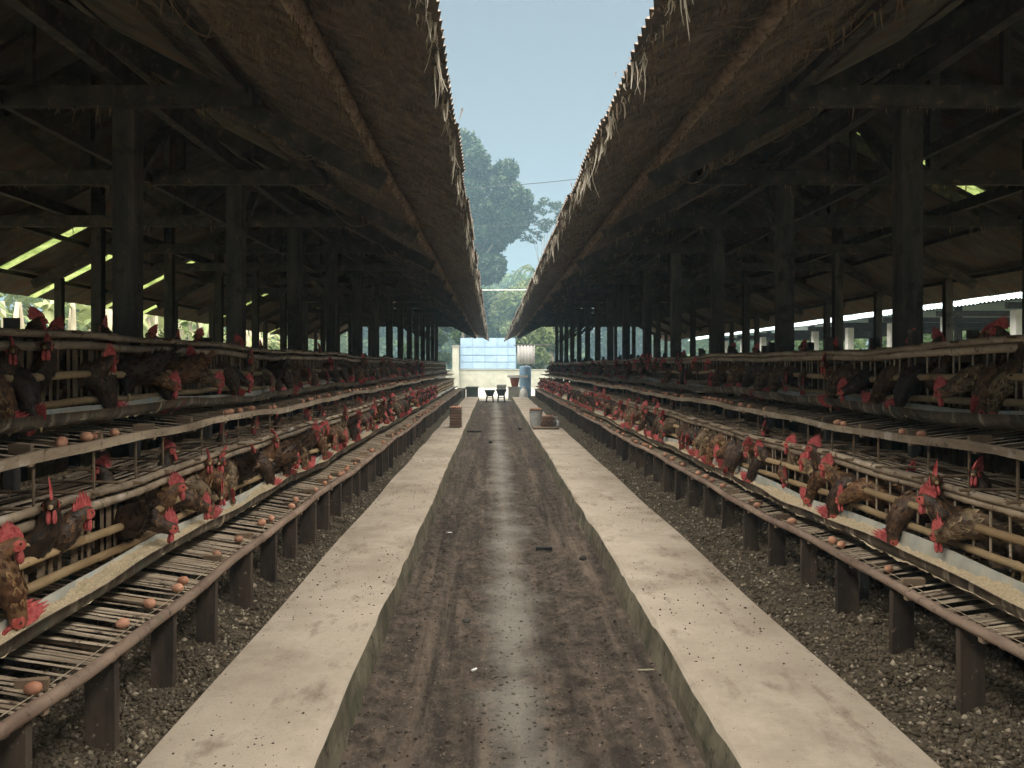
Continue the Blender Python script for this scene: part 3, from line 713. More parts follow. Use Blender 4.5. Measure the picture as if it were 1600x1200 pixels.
# ------------------------------------------------------------------ hens
def hen_spine(pose):
    B = [(-.235, 0, .345, .008, .02), (-.19, 0, .325, .022, .045), (-.14, 0, .285, .05, .066), (-.08, 0, .25, .078, .088), (0, 0, .24, .088, .098), (.055, 0, .25, .084, .092)]
    hd = [(.030, .033), (.0255, .029), (.0235, .026), (.014, .016)]
    def neck(pts):                                            # four neck points (x, y, z, r) then four head points
        return [(x, y, z, r, r*1.05) for x, y, z, r in pts[:4]]+[(x, y, z, *hd[i]) for i, (x, y, z) in enumerate(pts[4:])]
    if pose == 'down':   N = neck([(.105, 0, .265, .074), (.155, .004, .255, .063), (.195, .01, .215, .052), (.218, .015, .168, .041), (.228, .018, .130), (.233, .02, .100), (.236, .02, .075), (.236, .02, .055)])
    elif pose == 'down2': N = neck([(.105, 0, .26, .074), (.15, -.012, .245, .062), (.182, -.03, .205, .051), (.2, -.048, .162, .040), (.213, -.06, .126), (.225, -.068, .100), (.240, -.074, .078), (.251, -.077, .063)])
    elif pose == 'low':  N = neck([(.105, 0, .262, .073), (.15, 0, .258, .060), (.188, .006, .242, .049), (.214, .02, .222, .039), (.232, .038, .205), (.247, .06, .193), (.258, .085, .183), (.262, .1, .173)])
    elif pose == 'up':   N = neck([(.098, 0, .28, .070), (.132, 0, .308, .056), (.152, 0, .338, .046), (.163, -.003, .366, .038), (.170, -.010, .390), (.180, -.024, .408), (.190, -.047, .412), (.194, -.062, .407)])
    elif pose == 'mid':  N = neck([(.10, 0, .265, .071), (.14, 0, .278, .057), (.167, 0, .296, .047), (.182, .006, .315, .039), (.192, .015, .332), (.204, .032, .343), (.213, .055, .344), (.216, .07, .338)])
    elif pose == 'out':  N = neck([(.10, 0, .265, .071), (.142, 0, .28, .057), (.172, 0, .296, .047), (.193, -.002, .311, .039), (.21, -.006, .323), (.229, -.012, .328), (.250, -.018, .324), (.265, -.02, .316)])
    else:                N = neck([(.085, 0, .285, .070), (.11, 0, .33, .055), (.122, 0, .385, .045), (.128, 0, .435, .038), (.133, .004, .468), (.143, .016, .492), (.155, .036, .497), (.159, .05, .491)])
    return B+N
def catmull(P, m):
    P = np.array(P, float); out = []
    for i in range(len(P)-1):
        p0 = P[max(i-1, 0)]; p1 = P[i]; p2 = P[i+1]; p3 = P[min(i+2, len(P)-1)]
        for k in range(m):
            t = k/m; out.append(.5*((2*p1)+(p2-p0)*t+(2*p0-5*p1+4*p2-p3)*t*t+(3*p1-p0-3*p2+p3)*t**3))
    out.append(P[-1]); return np.array(out)
HEN = {}
def build_hen(pose, feath, seed):
    r = random.Random(seed)
    sp = catmull(hen_spine(pose), 2); k = len(sp); n = 12
    C = [Vector(q[:3]) for q in sp]; fr = []
    up = Vector((0, 0, 1))
    for i in range(k):
        t = (C[min(i+1, k-1)]-C[max(i-1, 0)]).normalized()
        sd = t.cross(up)
        if sd.length < .3 and fr: sd = fr[-1][1]
        sd = (sd-t*sd.dot(t)).normalized()
        if fr and sd.dot(fr[-1][1]) < 0: sd = -sd
        d = sd.cross(t).normalized(); fr.append((t, sd, d))
    mb = MB(); V = []
    for i in range(k):
        t, sd, d = fr[i]; ry, rz = max(sp[i][3], .004), max(sp[i][4], .004)
        for j in range(n):
            a = 2*math.pi*j/n; jt = 1+r.uniform(-.05, .05)
            V.append(C[i]+sd*(math.cos(a)*ry*jt)+d*(math.sin(a)*rz*jt))
    F = [(i*n+j, i*n+(j+1) % n, (i+1)*n+(j+1) % n, (i+1)*n+j) for i in range(k-1) for j in range(n)]+[tuple(range(n))[::-1], tuple(range((k-1)*n, k*n))]
    mb.add(V, F, 0, [r.random()*.35 for _ in V])
    # feathers lying back over neck, back and breast
    for _ in range(520):
        i = r.randint(2, k-6); t, sd, d = fr[i]; a = r.uniform(0, 6.283)
        nr = sd*math.cos(a)+d*math.sin(a); p = C[i]+sd*(math.cos(a)*sp[i][3])+d*(math.sin(a)*sp[i][4])
        l = r.uniform(.022, .042)*(1.3 if i < 10 else 1); wd = r.uniform(.006, .011); back = (-t+nr*r.uniform(.12, .4)+Vector((r.uniform(-.2, .2),)*3)*.4).normalized(); sx = t.cross(nr).normalized()*wd
        q0 = p+nr*.001; tn = r.random()**2.2
        mb.add([q0, q0+back*l*.55+sx, q0+back*l, q0+back*l*.55-sx, q0+back*l*.6+nr*.0015], [(0, 1, 4), (1, 2, 4), (2, 3, 4), (3, 0, 4)], 0, [0, tn, min(1, tn*1.3), tn, 0])
    for _ in range(14):                                       # tail
        t0 = C[1]+Vector((0, r.uniform(-.02, .02), r.uniform(-.02, .03))); dr = Vector((-1, r.uniform(-.35, .35), r.uniform(.25, 1.0))).normalized(); l = r.uniform(.06, .11); sx = Vector((0, .012, .006))
        mb.add([t0-sx*.5, t0+dr*l*.6+sx, t0+dr*l, t0+dr*l*.6-sx], [(0, 1, 2, 3)], 0, r.random()*.4)
    for sgn in (-1, 1):                                       # thighs
        mb.tube([(.0, sgn*.045, .2), (.01, sgn*.05, .14), (.0, sgn*.05, .10)], [.045, .032, .016], 8)
    body = mb.mesh('hen_body', feath, True)
    out = {'body': body}
    hi = k-4; t, sd, d = fr[hi]; hc = C[hi]
    # comb: serrated fin along the crown
    cb = MB(); nsp = 6; pts = []; sway = r.uniform(-.5, .5)
    for i in range(nsp*2+1):
        u = i/(nsp*2); along = (.026-u*.078)
        hgt = (.024+.032*math.sin(math.pi*min(1, u*1.08))) * (1.38 if i % 2 else .6)
        pts.append((along, hgt))
    Vc = []
    for lay in (-1, 1):
        for (al, hg) in pts:
            b = hc+t*al+d*.017; Vc.append(b+sd*lay*.0045); Vc.append(b+d*hg*.6+sd*(lay*.0045+sway*hg*.25)); Vc.append(b+d*hg-t*hg*.25+sd*(lay*.0012+sway*hg*.9))
    q = len(pts)
    for lay in (0, 1):
        o = lay*q*3
        for i in range(q-1):
            for e in (0, 1):
                f = (o+i*3+e, o+i*3+e+1, o+(i+1)*3+e+1, o+(i+1)*3+e); cb.f.append(f if lay else f[::-1])
    for i in range(q-1): cb.f.append((i*3+2, (i+1)*3+2, q*3+(i+1)*3+2, q*3+i*3+2))
    cb.f += [(0, 1, q*3+1, q*3), (1, 2, q*3+2, q*3+1), ((q-1)*3, (q-1)*3+1, q*3+(q-1)*3+1, q*3+(q-1)*3), ((q-1)*3+1, (q-1)*3+2, q*3+(q-1)*3+2, q*3+(q-1)*3+1)]
    cb.v = [tuple(v) for v in Vc]; cb.m = [0]*len(cb.f); cb.tone = [0]*len(cb.v)
    out['comb'] = cb.mesh('comb', 'comb')
    # wattles: drooping lobes; they hang towards the ground whatever the head does
    wt = MB()
    dn = (-d*.75+Vector((0, 0, -1))*.5).normalized()
    for sgn in (-1, 1):
        b = hc+t*.012-d*.016+sd*sgn*.009
        wt.tube([b, b+dn*.015, b+dn*.033, b+dn*.046, b+dn*.051], [.006, .012, .0145, .011, .003], 7, flat=.55)
    out['wattle'] = wt.mesh('wattle', 'comb', True)
    for sgn in (-1, 1):
        fc = MB(); c = hc+t*.004+sd*sgn*(sp[hi][3]*.88)-d*.002
        ring = [c+t*(math.cos(a)*.023)+d*(math.sin(a)*.020) for a in [2*math.pi*j/9 for j in range(9)]]
        fc.add([c+sd*sgn*.006]+ring, [((0, 1+j, 1+(j+1) % 9) if sgn < 0 else (0, 1+(j+1) % 9, 1+j)) for j in range(9)])
        out['face', sgn] = fc.mesh('face', 'face', True)
    bk = MB(); tip = C[k-1]
    bk.tube([tip-t*.008, tip+t*.004+d*.001, tip+t*.014-d*.003, tip+t*.021-d*.008], [.0105, .009, .0055, .001], 7); out['beak'] = bk.mesh('beak', 'beak', True)
    for sgn in (-1, 1):
        c = hc+t*.008+d*.004+sd*sgn*(sp[hi][3]*.95+.003); rr = .0048
        out['eye', sgn] = MB().tube([c-sd*sgn*rr, c-sd*sgn*rr*.5, c, c+sd*sgn*rr*.6, c+sd*sgn*rr], [rr*.2, rr*.9, rr, rr*.75, rr*.1], 7).mesh('eye', 'eye', True)
        lg = MB(); lg.tube([(0, sgn*.05, .12), (-.012, sgn*.05, .075), (.0, sgn*.05, .012)], [.009, .0075, .007], 6)
        for a in (-.5, 0, .5, math.pi): lg.tube([(0, sgn*.05, .01), (.045*math.cos(a), sgn*.05+.045*math.sin(a), .005)], [.006, .003], 5)
        out['leg', sgn] = lg.mesh('leg', 'shank', True)
    return out
POSES = ['down', 'down2', 'low', 'up', 'mid', 'out', 'tall']
FEA = {'dark': 'hen_dark', 'brown': 'hen_brown', 'gold': 'hen_gold'}
FWORD = {'dark': 'blackish', 'brown': 'red-brown', 'gold': 'gold-streaked'}
sd_ = 0
for p in POSES:
    for f in FEA:
        sd_ += 1; HEN[(p, f)] = build_hen(p, FEA[f], sd_)
PWORD = {'down': 'pecking in', 'down2': 'pecking sideways in', 'low': 'stretching low over', 'up': 'upright above', 'mid': 'looking sideways over', 'out': 'leaning over', 'tall': 'craning above'}
ORD = ['first', 'second', 'third', 'fourth', 'fifth', 'sixth', 'seventh', 'eighth', 'ninth', 'tenth', 'eleventh', 'twelfth', 'thirteenth', 'fourteenth', 'fifteenth', 'sixteenth', 'seventeenth', 'eighteenth', 'nineteenth', 'twentieth']
def nth(i):
    i += 1
    if i <= 20: return ORD[i-1]
    return ('twenty-', 'thirty-', 'forty-', 'fifty-')[i//10-2]+ORD[i % 10-1] if i % 10 else ('thirtieth', 'fortieth', 'fiftieth')[i//10-3]
FLOCK = []
def hen(*a, **k): FLOCK.append((a, k))
def place_hen(x, y, z, rz, pose, fea, label, group, detail=True, scl=1.0, mirror=1):
    o = empty('hen', (x, y, z), rz); o.scale = (scl, scl*mirror, scl)
    tag(o, label, 'hen', group)
    ms = HEN[(pose, fea)]
    for nme, me in ms.items():
        if not detail and nme not in ('body', 'comb', 'wattle'): continue
        c = bpy.data.objects.new(nme if isinstance(nme, str) else nme[0], me); COL.objects.link(c); c.parent = o
    return o
def P2Y(px, X): return 1200*abs(X)/abs(px-770)
NEARH = {  # measured by eye from the photograph: (image column, pose, plumage)
 ('left', 0): [(2, 'down', 'brown'), (42, 'mid', 'brown'), (88, 'up', 'dark'), (122, 'mid', 'dark'), (252, 'low', 'dark'), (287, 'mid', 'brown'), (306, 'low', 'dark'), (322, 'down', 'gold'), (340, 'up', 'brown'), (352, 'low', 'brown'), (368, 'mid', 'dark'), (384, 'down2', 'gold'), (404, 'mid', 'brown'), (424, 'down', 'dark'), (436, 'up', 'brown')],
 ('left', 1): [(20, 'down', 'brown'), (38, 'up', 'dark'), (50, 'down2', 'dark'), (98, 'up', 'dark'), (160, 'down', 'dark'), (168, 'mid', 'dark'), (204, 'down2', 'dark'), (262, 'low', 'brown'), (276, 'down', 'dark'), (300, 'out', 'dark'), (334, 'low', 'gold'), (366, 'down', 'dark')],
 ('right', 0): [(1494, 'low', 'gold'), (1440, 'up', 'brown'), (1452, 'mid', 'dark'), (1388, 'down', 'dark'), (1330, 'low', 'brown'), (1300, 'down', 'dark'), (1284, 'mid', 'brown'), (1268, 'down2', 'brown'), (1256, 'up', 'dark'), (1240, 'mid', 'gold'), (1215, 'up', 'gold'), (1200, 'low', 'brown'), (1178, 'mid', 'dark')],
 ('right', 1): [(1598, 'up', 'dark'), (1555, 'down', 'gold'), (1530, 'down2', 'brown'), (1488, 'low', 'gold'), (1400, 'down', 'dark'), (1372, 'down2', 'brown'), (1330, 'low', 'dark'), (1310, 'down', 'brown'), (1282, 'mid', 'brown'), (1240, 'low', 'dark')],
}
for (side, tier), lst in NEARH.items():
    D = SIDES[(side, tier)]; s = D['s']; tn = 'lower' if tier == 0 else 'upper'
    r = random.Random(50+tier+10*s)
    hx = D['tro'][0]*.45+D['tri'][0]*.55
    items = [(P2Y(px, hx), p, f) for px, p, f in lst]
    y = max(i[0] for i in items); end = 24.2 if side == 'left' else 35.6
    gap = (.12, .27) if tier == 0 else (.22, .42)
    while True:
        y += r.uniform(*gap)*(1 if y < 12 else .95)
        if y > end: break
        if side == 'right' and 25.3 < y < 26.2: continue
        items.append((y, r.choice(['down', 'down', 'down2', 'low', 'low', 'mid', 'up', 'out']), r.choice(['dark', 'dark', 'dark', 'brown', 'gold', 'brown'])))
    items.sort()
    for i, (y, p, f) in enumerate(items):
        yaw = r.uniform(-.45, .45); rz = (0 if s < 0 else math.pi)+yaw
        ox = D['face']+.155+r.uniform(-.02, .03)
        if i < 16:
            lab = '%s hen %s the %s %s trough, %s from near end' % (FWORD[f], PWORD[p], tn, side, ORD[i])
        elif y < 13:
            lab = '%s hen %s the %s %s trough, %s from near end' % (FWORD[f], PWORD[p], tn, side, nth(i))
        else: lab = 'small distant red-combed hen feeding at the far part of the %s %s trough' % (tn, side)
        hen(s*ox, y, D['floor']-.05+wob(y, D['ph'])+r.uniform(-.015, .015), rz, p, f, lab, 'hens feeding at the %s %s trough' % (tn, side), y < 13, r.uniform(1.04, 1.2), r.choice((-1, 1)) if y > 5 else (1 if s < 0 else -1))
# heads poking through the cage tops
TOPS = {('left', 0): [(162, 0), (262, 0), (345, 0), (400, 0), (432, 0), (478, 0), (500, 0), (524, 0), (560, 0), (572, 0), (600, 0)],
        ('right', 0): [(1528, 0), (1424, .10), (1196, 0), (1052, 0), (1022, 0), (944, 0), (930, 0)],
        ('left', 1): [(56, 0), (92, .04), (163, 0), (238, .02), (280, .03), (314, 0), (372, 0), (406, .02), (500, 0)],
        ('right', 1): [(1566, 0), (1540, .02), (1462, .02), (1425, 0), (1305, .02), (1256, .02), (1182, .02), (1146, 0), (1070, .02)]}
for (side, tier), lst in TOPS.items():
    D = SIDES[(side, tier)]; s = D['s']; tn = 'lower' if tier == 0 else 'upper'; r = random.Random(80+tier+10*s)
    for i, (px, low) in enumerate(lst):
        hx = D['face']+.13+r.uniform(-.02, .04); y = P2Y(px, hx); f = r.choice(['dark', 'dark', 'brown'])
        rz = r.choice((0, 1.2, -1.2, 2.6, 3.4)); 
        hen(s*hx-.14*math.cos(rz), y-.14*math.sin(rz), D['zt']-.43-low+(.0 if tier == 0 else 0)+wob(y, D['ph']), rz, 'tall', f,
            '%s hen poking its head through the %s %s cage top, %s from near' % (FWORD[f], tn, side, ORD[i]), 'hens with heads above the cage tops', True, 1.0, r.choice((-1, 1)))
FLOCK.sort(key=lambda q: q[0][1])
for a, k in FLOCK[:305]: place_hen(*a, **k)
if len(FLOCK) > 305:                                          # the smallest ones in the picture: one mass at the far end
    mb = MB(); mats = ['hen_dark', 'hen_brown', 'hen_gold', 'comb']
    for a, k in FLOCK[305:]:
        x, y, z, rz, pose, fea, lab, grp, det, scl, mir = a
        mt = Matrix.Translation((x, y, z)) @ Matrix.Rotation(rz, 4, 'Z') @ Matrix.Diagonal((scl, scl*mir, scl, 1))
        for nme in ('body', 'comb', 'wattle'):
            me = HEN[(pose, fea)][nme]
            mb.add([mt @ v.co for v in me.vertices], [tuple(p.vertices) for p in me.polygons], 3 if nme != 'body' else ('dark', 'brown', 'gold').index(fea))
    tag(link('distant_hens', mb.mesh('distant_hens', mats)), 'mass of tiny distant hens at the far end of the cages', 'hens', kind='stuff')
# straw caught on the cage tops
mb = MB()
for side, nst in (('right', 70), ('left', 25)):
    D = SIDES[(side, 0)]; rs = random.Random(3)
    for _ in range(nst):
        y = 2.5+9*rs.random()**1.5; d = D['face']+rs.random()*(D['back']-D['face']); c = Vector((D['s']*d, y, D['zt']+.01+wob(y, D['ph'])))
        for _ in range(rs.randint(5, 12)):
            v = Vector((rs.gauss(0, 1), rs.gauss(0, 1), abs(rs.gauss(0, .5)))).normalized()*rs.uniform(.02, .055)
            mb.tube([c, c+v*.6, c+v+Vector((0, 0, -.006))], [.0018, .0018, .001], 3)
tag(link('straw_tufts', mb.mesh('straw_tufts', 'slat_pale')), 'loose straw tufts caught on the lower cage tops', 'straw', kind='stuff')
# ------------------------------------------------------------------ eggs
def egg_mesh():
    mb = MB(); k = 11; pts = []; rad = []
    for i in range(k):
        u = -math.cos(math.pi*i/(k-1)); pts.append((0, u*.0295, 0)); rad.append(max(.0008, .0222*math.sqrt(max(0, 1-u*u))*(1-.13*u)))
    return mb.tube(pts, rad, 12).mesh('egg', 'egg', True)
EGG = egg_mesh()
NE = {('left', 0): [57, 203, 248, 283, 297, 347, 382, 418, 428, 458, 470, 492, 508, 520, 530], ('right', 0): [1387, 1312, 1299, 1235, 1183, 1174, 1128, 1113, 1102, 1090, 1066],
      ('left', 1): [98, 108, 148, 157, 183, 358, 366, 378, 388, 400, 425], ('right', 1): [1440, 1410, 1318, 1308, 1198, 1172]}
for (side, tier), lst in NE.items():
    D = SIDES[(side, tier)]; s = D['s']; r = random.Random(5+tier+7*s); rx, rz = D['rail']; tn = 'lower' if tier == 0 else 'upper'
    fx, fz = D['back'], D['floor']; sl = (fz-rz+.008)/(fx-rx)
    ys = [P2Y(px, rx+.055) for px in lst]; y = max(ys)
    while y < (23.5 if side == 'left' else 24.5):
        y += r.choice((.06, .15, .3, .5, .9)); ys.append(y)
    ys.sort()
    last = -9
    for i, y in enumerate(ys):
        d = r.uniform(.05, .10 if side == 'left' else .066)
        if y-last < .058: y = last+.058
        last = y
        lab = ('brown egg on the %s %s rack, %s from the near end' % (tn, side, ORD[i])) if i < 16 else 'brown egg among those dotted along the far %s %s rack' % (tn, side)
        o = link('egg', EGG, None, (s*(rx+d), y, rz-.008+.004+sl*d+.0225+wob(y, D['ph']+.6)), (r.uniform(-.15, .15), r.uniform(0, 6), r.choice((0, .5, 1.2, 1.57, 2.2))))
        tag(o, lab, 'egg', 'eggs on the %s %s rack' % (tn, side)); k = r.uniform(.93, 1.08); o.scale = (k, k, k)
# ------------------------------------------------------------------ far end of the alley
root = empty('boundary_wall', (0, 60, -.2)); tag(root, 'plain pale beige wall at the end of the alley below blue panels', 'wall')
link('wall', MB().box((0, 60.35, .47), (34, .3, 1.46)).mesh('wall', 'white_wall'), root)
link('coping', MB().box((0, 60.33, 1.225), (34.05, .42, .05)).mesh('coping', 'white_wall'), root)
root = empty('blue_fence', (-.4, 60, 1.25)); tag(root, 'pale blue metal panel screen on top of the far end wall', 'fence')
cols = [(-2.56, -1.6), (-1.6, -.62), (-.62, .33), (.33, 1.19), (1.19, 1.79)]; rows_ = [(1.27, 1.81), (1.81, 2.35), (2.35, 2.95)]
for a, b in cols:
    for c, d in rows_:
        link('panel', MB().box(((a+b)/2, 60.15+random.uniform(-.015, .015), (c+d)/2), (b-a-.05, .04, d-c-.05)).mesh('panel', 'blue_wall'), root)
    link('upper_panel', MB().box(((a+b)/2, 60.45, 3.35), (b-a-.02, .04, .72)).mesh('upper_panel', 'blue_wall'), root)
for a in sorted({q for c in cols for q in c}): link('frame_bar', MB().box((a, 60.19, 2.11), (.06, .05, 1.72)).mesh('frame_bar', 'blue_frame'), root)
for z in (1.27, 1.81, 2.35, 2.97): link('frame_bar', MB().box((-.385, 60.22, z), (4.42, .05, .05)).mesh('frame_bar', 'blue_frame'), root)
o = empty('gate_pillar', (-2.9, 59.7, -.2)); tag(o, 'narrow whitish pillar left of the blue panels', 'pillar')
link('shaft', MB().box((-2.88, 59.75, 1.4), (.5, .4, 3.2)).mesh('shaft', 'white_wall'), o); link('cap', MB().box((-2.88, 59.75, 3.05), (.62, .52, .1)).mesh('cap', 'stone'), o)
# hanging grey sheet at the end of the right shed
mb = MB(); V = []; n = 26
for z in (1.62, 2.1, 2.68):
    for i in range(n+1): V.append((1.4+1.0*i/n, 44+.035*math.sin(i*1.3+z)+.02*math.sin(i*2.9), z+(.03*math.sin(i*.7) if z < 1.7 else 0)))
F = [(r_*(n+1)+i, r_*(n+1)+i+1, (r_+1)*(n+1)+i+1, (r_+1)*(n+1)+i) for r_ in (0, 1) for i in range(n)]
o = link('tarpaulin', mb.add(V, F).mesh('tarpaulin', 'grey_sheet', True)); tag(o, 'grey tarpaulin hanging at the far end of the right shed', 'tarpaulin')
md = o.modifiers.new('thick', 'SOLIDIFY'); md.thickness = .006
link('pole', MB().tube([(1.2, 44, 2.7), (3.4, 44, 2.7)], .025, 8).mesh('pole', 'wood_dark'), o)
def lathe(prof, n=20):
    V = []; F = []
    for r_, z in prof:
        for j in range(n): a = 2*math.pi*j/n; V.append((r_*math.cos(a), r_*math.sin(a), z))
    for i in range(len(prof)-1):
        for j in range(n): F.append((i*n+j, i*n+(j+1) % n, (i+1)*n+(j+1) % n, (i+1)*n+j))
    F += [tuple(range(n))[::-1], tuple(range((len(prof)-1)*n, len(prof)*n))]
    return MB().add(V, F)
# tubs on legs in the middle of the path end
def tub_stand(x, y, h, lab, crate=False):
    r_ = empty('tub_stand', (x, y, -.2)); tag(r_, lab, 'stand', 'dark stands at the path end')
    z1 = -.2+h
    link('tub', lathe([(.15, 0), (.20, .14), (.25, .27), (.27, .28), (.27, .30), (.24, .30), (.19, .1), (.02, .05)]).mesh('tub', 'plastic_dark', False), r_, (x, y, z1-.30))
    for a, b in ((-1, -1), (1, -1), (1, 1), (-1, 1)):
        link('leg', MB().beam((x+a*.13, y+b*.11, z1-.27), (x+a*.17, y+b*.14, -.205), .05, .05).mesh('leg', 'plastic_dark'), r_)
    link('stretcher', MB().beam((x-.15, y-.12, .02), (x+.15, y-.12, .02), .03, .03).mesh('stretcher', 'plastic_dark'), r_)
tub_stand(-.14, 36.3, .57, 'dark tub on splayed legs at path end, left one'); tub_stand(.40, 36.2, .60, 'dark tub on splayed legs at path end, carrying a grey crate')
r_ = empty('crate', (.40, 36.2, .41)); tag(r_, 'small grey crate lying on the right tub stand', 'crate')
link('box', MB().box((.40, 36.2, .49), (.42, .34, .16), taper=1.08).mesh('box', 'stone'), r_); link('lid', MB().box((.42, 36.2, .60), (.40, .30, .05), rz=.2).mesh('lid', 'plastic_grey'), r_)
def block(nm, x0, x1, y0, y1, z1, mat, lab, cat):
    r_ = empty(nm, ((x0+x1)/2, (y0+y1)/2, -.2)); tag(r_, lab, cat)
    link('body', MB().box(((x0+x1)/2, (y0+y1)/2, (z1-.2)/2), (x1-x0, y1-y0, z1+.2), jit=.01).mesh('body', mat), r_)
    link('rim', MB().box(((x0+x1)/2, (y0+y1)/2, z1+.02), (x1-x0+.05, y1-y0+.05, .05)).mesh('rim', mat), r_)
block('water_basin', -1.32, -.74, 38.0, 39.0, .42, 'green_box', 'dark green basin at the far end of the left walkway', 'basin')
block('concrete_block', .78, 1.34, 38.0, 38.9, .42, 'stone', 'mossy grey concrete block at the far end of right walkway', 'block')
block('low_plinth', -1.75, -1.38, 38.3, 39.1, .35, 'white_wall', 'small pale plinth beside the dark green basin', 'plinth')
r_ = empty('bucket', (1.1, 38.4, .465)); tag(r_, 'rusty brown bucket on the concrete block', 'bucket')
link('pail', lathe([(.15, 0), (.2, .2), (.24, .42), (.255, .42), (.255, .45), (.22, .45), (.05, .3)]).mesh('pail', 'plastic_red', True), r_, (1.1, 38.4, .465))
r_ = empty('tray_board', (1.22, 38.4, .92)); tag(r_, 'long white board lying across the brown bucket', 'board')
link('board', MB().box((1.24, 38.4, .965), (1.0, .45, .07), rz=.03).mesh('board', 'white'), r_); link('edge_strip', MB().box((1.24, 38.16, .985), (1.01, .02, .12), rz=.03).mesh('edge_strip', 'white'), r_)
r_ = empty('drum', (1.7, 40.2, -.2)); tag(r_, 'pale blue plastic drum standing behind the brown bucket', 'drum')
link('shell', lathe([(.30, 0), (.31, .05), (.31, .5), (.325, .53), (.31, .56), (.31, 1.1), (.325, 1.13), (.31, 1.16), (.31, 1.6), (.25, 1.7), (.1, 1.72)]).mesh('shell', 'plastic_blue', True), r_, (1.7, 40.2, -.2))
link('bung', lathe([(.05, 0), (.05, .04)], 10).mesh('bung', 'white'), r_, (1.75, 40.1, 1.515))
r_ = empty('feed_sack', (1.52, 37.9, -.2)); tag(r_, 'white feed sack slumped beside the concrete block', 'sack')
link('sack', lathe([(.17, 0), (.22, .08), (.21, .3), (.17, .5), (.09, .58), (.05, .61), (.10, .68)], 14).mesh('sack', 'white', True), r_, (1.52, 37.9, -.2)); link('tie', lathe([(.06, 0), (.06, .02)], 10).mesh('tie', 'wire'), r_, (1.52, 37.9, .395))
# egg trays
def tray_mesh():
    n = 24; xs = np.linspace(-.15, .15, n+1)
    V, F = grid(xs, xs, lambda X, Y: .03+.014*(np.cos(X*2*np.pi/.05)+np.cos(Y*2*np.pi/.05)))
    V2 = V.copy(); V2[:, 2] -= .006
    m = len(V); F = np.concatenate([F, F[:, ::-1]+m]); V = np.concatenate([V, V2])
    return npmesh('egg_tray', V, F, 'tray', smooth=True)
TRAY = tray_mesh()
def egg_layer():
    mb = MB()
    for i in range(5):
        for j in range(5):
            x, y = -.1+.05*i, -.1+.05*j; k = 5; pts = [(x, y, .02+.056*q/(k-1)) for q in range(k)]
            mb.tube(pts, [.004, .019, .022, .017, .003], 7)
    return mb.mesh('egg_layer', 'egg', True)
LAYER = egg_layer()
def tray(x, y, z, rz, lab, grp):
    r_ = empty('egg_tray', (x, y, z), rz); tag(r_, lab, 'egg tray', grp)
    for nm, me in (('tray', TRAY), ('egg_layer', LAYER)):
        o = bpy.data.objects.new(nm, me); COL.objects.link(o); o.parent = r_
        if nm == 'egg_layer': o['kind'] = 'stuff'
for i in range(8):
    tray(-.90+random.uniform(-.006, .006), 18.75+random.uniform(-.006, .006), .002+i*.064, random.uniform(-.05, .05), ('brown pulp egg tray in the left walkway stack, ' + ('topmost' if i == 7 else 'bottom one' if i == 0 else ORD[i]+' from the bottom')), 'egg trays stacked on the left walkway')
r_ = empty('basket', (1.06, 18.9, 0)); tag(r_, 'grey plastic basket holding up an egg tray, right walkway', 'basket')
link('shell', lathe([(.13, .0), (.15, .15), (.16, .36), (.17, .37), (.17, .39), (.15, .39), (.13, .05), (.01, .03)]).mesh('shell', 'plastic_grey', False), r_, (1.06, 18.9, .002))
link('handle', MB().tube([(1.06+.17*math.cos(a), 18.9, .36+.1*math.sin(a)) for a in [math.pi*i/10 for i in range(11)]], .006, 6).mesh('handle', 'wire'), r_)
tray(1.06, 18.9, .395, .03, 'brown pulp egg tray full of eggs on the grey basket', 'egg trays on the right walkway')
for i in range(4): tray(1.30+.01*i, 18.55-.01*i, .05+i*.064, .1*random.uniform(-1, 1), 'brown pulp egg tray in the low right walkway stack, '+('topmost' if i == 3 else 'bottom one' if i == 0 else ORD[i]+' from the bottom'), 'egg trays on the right walkway')
r_ = empty('wooden_board', (1.24, 18.4, 0)); tag(r_, 'dark flat board under the low egg tray stack', 'board')
link('board', MB().box((1.26, 18.45, .024), (.62, .5, .04), jit=.004).mesh('board', 'plank'), r_); link('batten', MB().box((1.26, 18.19, .012), (.6, .04, .022)).mesh('batten', 'leg_wood'), r_)
r_ = empty('plastic_bag', (1.54, 18.7, 0)); tag(r_, 'crumpled white plastic bag beside the low egg tray stack', 'bag')
mb = lathe([(.10, 0), (.14, .06), (.12, .14), (.06, .19), (.02, .2), (.06, .26)], 14); mb.v = [(x+random.uniform(-.018, .018), y+random.uniform(-.018, .018), z+random.uniform(-.008, .008) if z > 0 else z) for x, y, z in mb.v]
link('bag', mb.mesh('bag', 'white', False), r_, (1.52, 18.7, .003)); link('knot', MB().tube([(1.5, 18.7, .21), (1.54, 18.7, .21)], .02, 6).mesh('knot', 'white'), r_)
# things lying on the path
def flat_piece(nm, x, y, d, rz, mat, lab, cat, z=0):
    zz = float(path_z(np.array([x]), np.array([y]))[0])
    mb = MB(); n = 7; V = []
    for i in range(n+1):
        t = i/n-.5; wv = d[1]/2*(1-.25*abs(t)*2+random.uniform(-.08, .08))
        for sg in (-1, 1):
            V.append((t*d[0], sg*wv, d[2]/2+.02*d[2]*random.random())); V.append((t*d[0], sg*wv*.95, -d[2]/2))
    F = []
    for i in range(n):
        a = i*4; b = a+4; F += [(a, b, b+2, a+2), (a+1, a+3, b+3, b+1), (a, a+1, b+1, b), (a+2, b+2, b+3, a+3)]
    F += [(0, 2, 3, 1), (n*4, n*4+1, n*4+3, n*4+2)]
    o = link(nm, mb.add(V, F).mesh(nm, mat), None, (x, y, zz+d[2]/2+z), (0, .03, rz)); tag(o, lab, cat)
flat_piece('broken_plank', -.50, 19.8, (.42, .13, .05), .15, 'leg_wood', 'broken plank lying on the path left of its far middle', 'plank')
